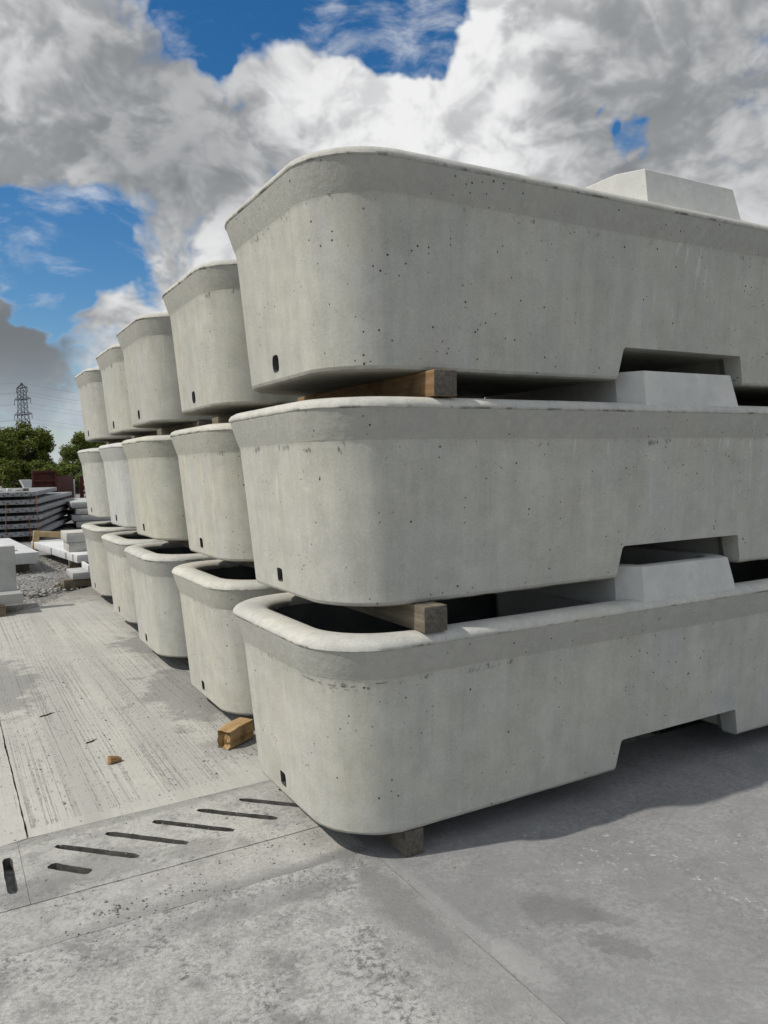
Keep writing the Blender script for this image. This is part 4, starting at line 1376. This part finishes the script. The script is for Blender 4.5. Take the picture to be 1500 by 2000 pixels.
GB = G - 0.045
for (px, top, t_, rx, sd, lab, lm, nc, nl, lf) in (
        (40, 824, 66, 2.2, 3, 'large round dark green tree below the pylon', M_LEAF, 74, 420, 0.115),
        (-36, 856, 62, 2.2, 8, 'dark green tree cut by the left edge of the picture', M_LEAF, 44, 300, 0.115),
        (168, 838, 70, 1.9, 5, 'lighter green tree rising behind the farthest trough stack', M_LEAF2, 46, 300, 0.12),
        (112, 904, 60, 1.6, 6, 'bushy green tree filling the dip between the two taller trees', M_LEAF, 40, 300, 0.11),
        (182, 852, 80, 3.0, 9, 'green tree mostly hidden behind the farthest trough stack', M_LEAF2, 44, 260, 0.13),
        (64, 905, 50, 1.9, 12, 'low dark bush in front of the large round tree', M_LEAF, 36, 280, 0.10),
        (146, 906, 52, 1.5, 14, 'low bright bush behind the rusty mould', M_LEAF2, 34, 280, 0.10),
        (8, 902, 48, 2.0, 15, 'low dark bush at the left edge behind the slab stack', M_LEAF, 36, 280, 0.10)):
    p = at(px, top, t_)
    tree(p.x, p.y, GB, p.z - GB, rx, rx, sd, lab, lm, nc, nl, lf)

# ------------------------------------------------------------------ pylon and its cables
PT = 400.0
ptop = at(42, 748, PT)
py = empty('electricity_pylon', (ptop.x, ptop.y, GB), 0.0)
tag(py, 'grey lattice steel electricity pylon rising behind the round tree', 'pylon')
PH = ptop.z - GB
vd = Vector((ptop.x + 1.25, ptop.y + 2.43, 0)).normalized()       # line of sight
ld = Vector((vd.y, -vd.x, 0))                                      # across the picture
ld = (ld + vd * 0.55).normalized()
ad = Vector((-ld.y, ld.x, 0))                                      # arms point along the line of sight


def hw(z):
    u = z / PH
    if u > 0.93: return 1.5 * (1 - u) / 0.07 + 0.12
    if u > 0.70: return 1.5 + (0.93 - u) * 1.0
    return 1.73 + (0.70 - u) * PH * 0.085


def pc(z, i, j):
    w = hw(z)
    return ld * (w * i) + ad * (w * j) + Vector((0, 0, z))


lv = [0, 0.16, 0.29, 0.40, 0.49, 0.565, 0.63, 0.69, 0.745, 0.80, 0.85, 0.89, 0.93, 1.0]
CORN = [(1, 1), (1, -1), (-1, -1), (-1, 1)]
for (i, j) in CORN:
    bm = bmesh.new()
    bm_tube(bm, [pc(u * PH, i, j) for u in lv], 0.19, 4)
    obj('leg', mesh_from_bm('leg', bm, M_STEEL), py)
bm = bmesh.new()
for a, b2 in zip(lv[:-1], lv[1:]):
    for k in range(4):
        (i, j), (m, n) = CORN[k], CORN[(k + 1) % 4]
        bm_tube(bm, [pc(a * PH, i, j), pc(b2 * PH, m, n)], 0.10, 4)
        bm_tube(bm, [pc(a * PH, m, n), pc(b2 * PH, i, j)], 0.10, 4)
obj('lattice_bracing', mesh_from_bm('lattice_bracing', bm, M_STEEL), py)
ARMS = [(0.945, 4.0), (0.82, 6.2), (0.655, 6.6)]
tips = []
for u, ext in ARMS:
    for sgn in (1, -1):
        z = u * PH
        tip = ad * (sgn * (hw(z) + ext)) + Vector((0, 0, z + 0.2))
        bm = bmesh.new()
        for i in (1, -1):
            bm_tube(bm, [pc(z, i, sgn), tip], 0.17, 4)
            bm_tube(bm, [pc(z + 1.6, i, sgn), tip], 0.13, 4)
        bm_tube(bm, [pc(z, 1, sgn), pc(z, -1, sgn)], 0.2, 4)
        arm = obj('cross_arm', mesh_from_bm('cross_arm', bm, M_STEEL), py)
        bm = bmesh.new()
        bm_tube(bm, [tip, tip - Vector((0, 0, 2.6))], [0.12, 0.16], 6)
        obj('insulator', mesh_from_bm('insulator', bm, M_STEEL), arm)
        tips.append((tip - Vector((0, 0, 2.6)) + py.location, ['upper', 'middle', 'lower'][ARMS.index((u, ext))], 'far' if sgn > 0 else 'near'))
tips.append((Vector((0, 0, PH)) + py.location, 'peak', 'near'))
for tp, tn, sd in tips:
    bm = bmesh.new()
    pts = []
    for k in range(-24, 25):
        s_ = k / 24.0 * 300.0
        span = abs(s_) / 300.0
        sag = -9.0 * 4 * span * (1 - span) if span <= 1 else 0
        pts.append(tp + ld * s_ + Vector((0, 0, sag)))
    bm_tube(bm, pts, 0.035, 4)
    o = obj('power_cable', mesh_from_bm('power_cable', bm, M_STEEL))
    tag(o, ('thin earth wire running from the peak of the pylon' if tn == 'peak' else 'thin power cable hung from the %s arm on the %s side of the pylon' % (tn, sd)), 'cable', 'cables on the pylon')
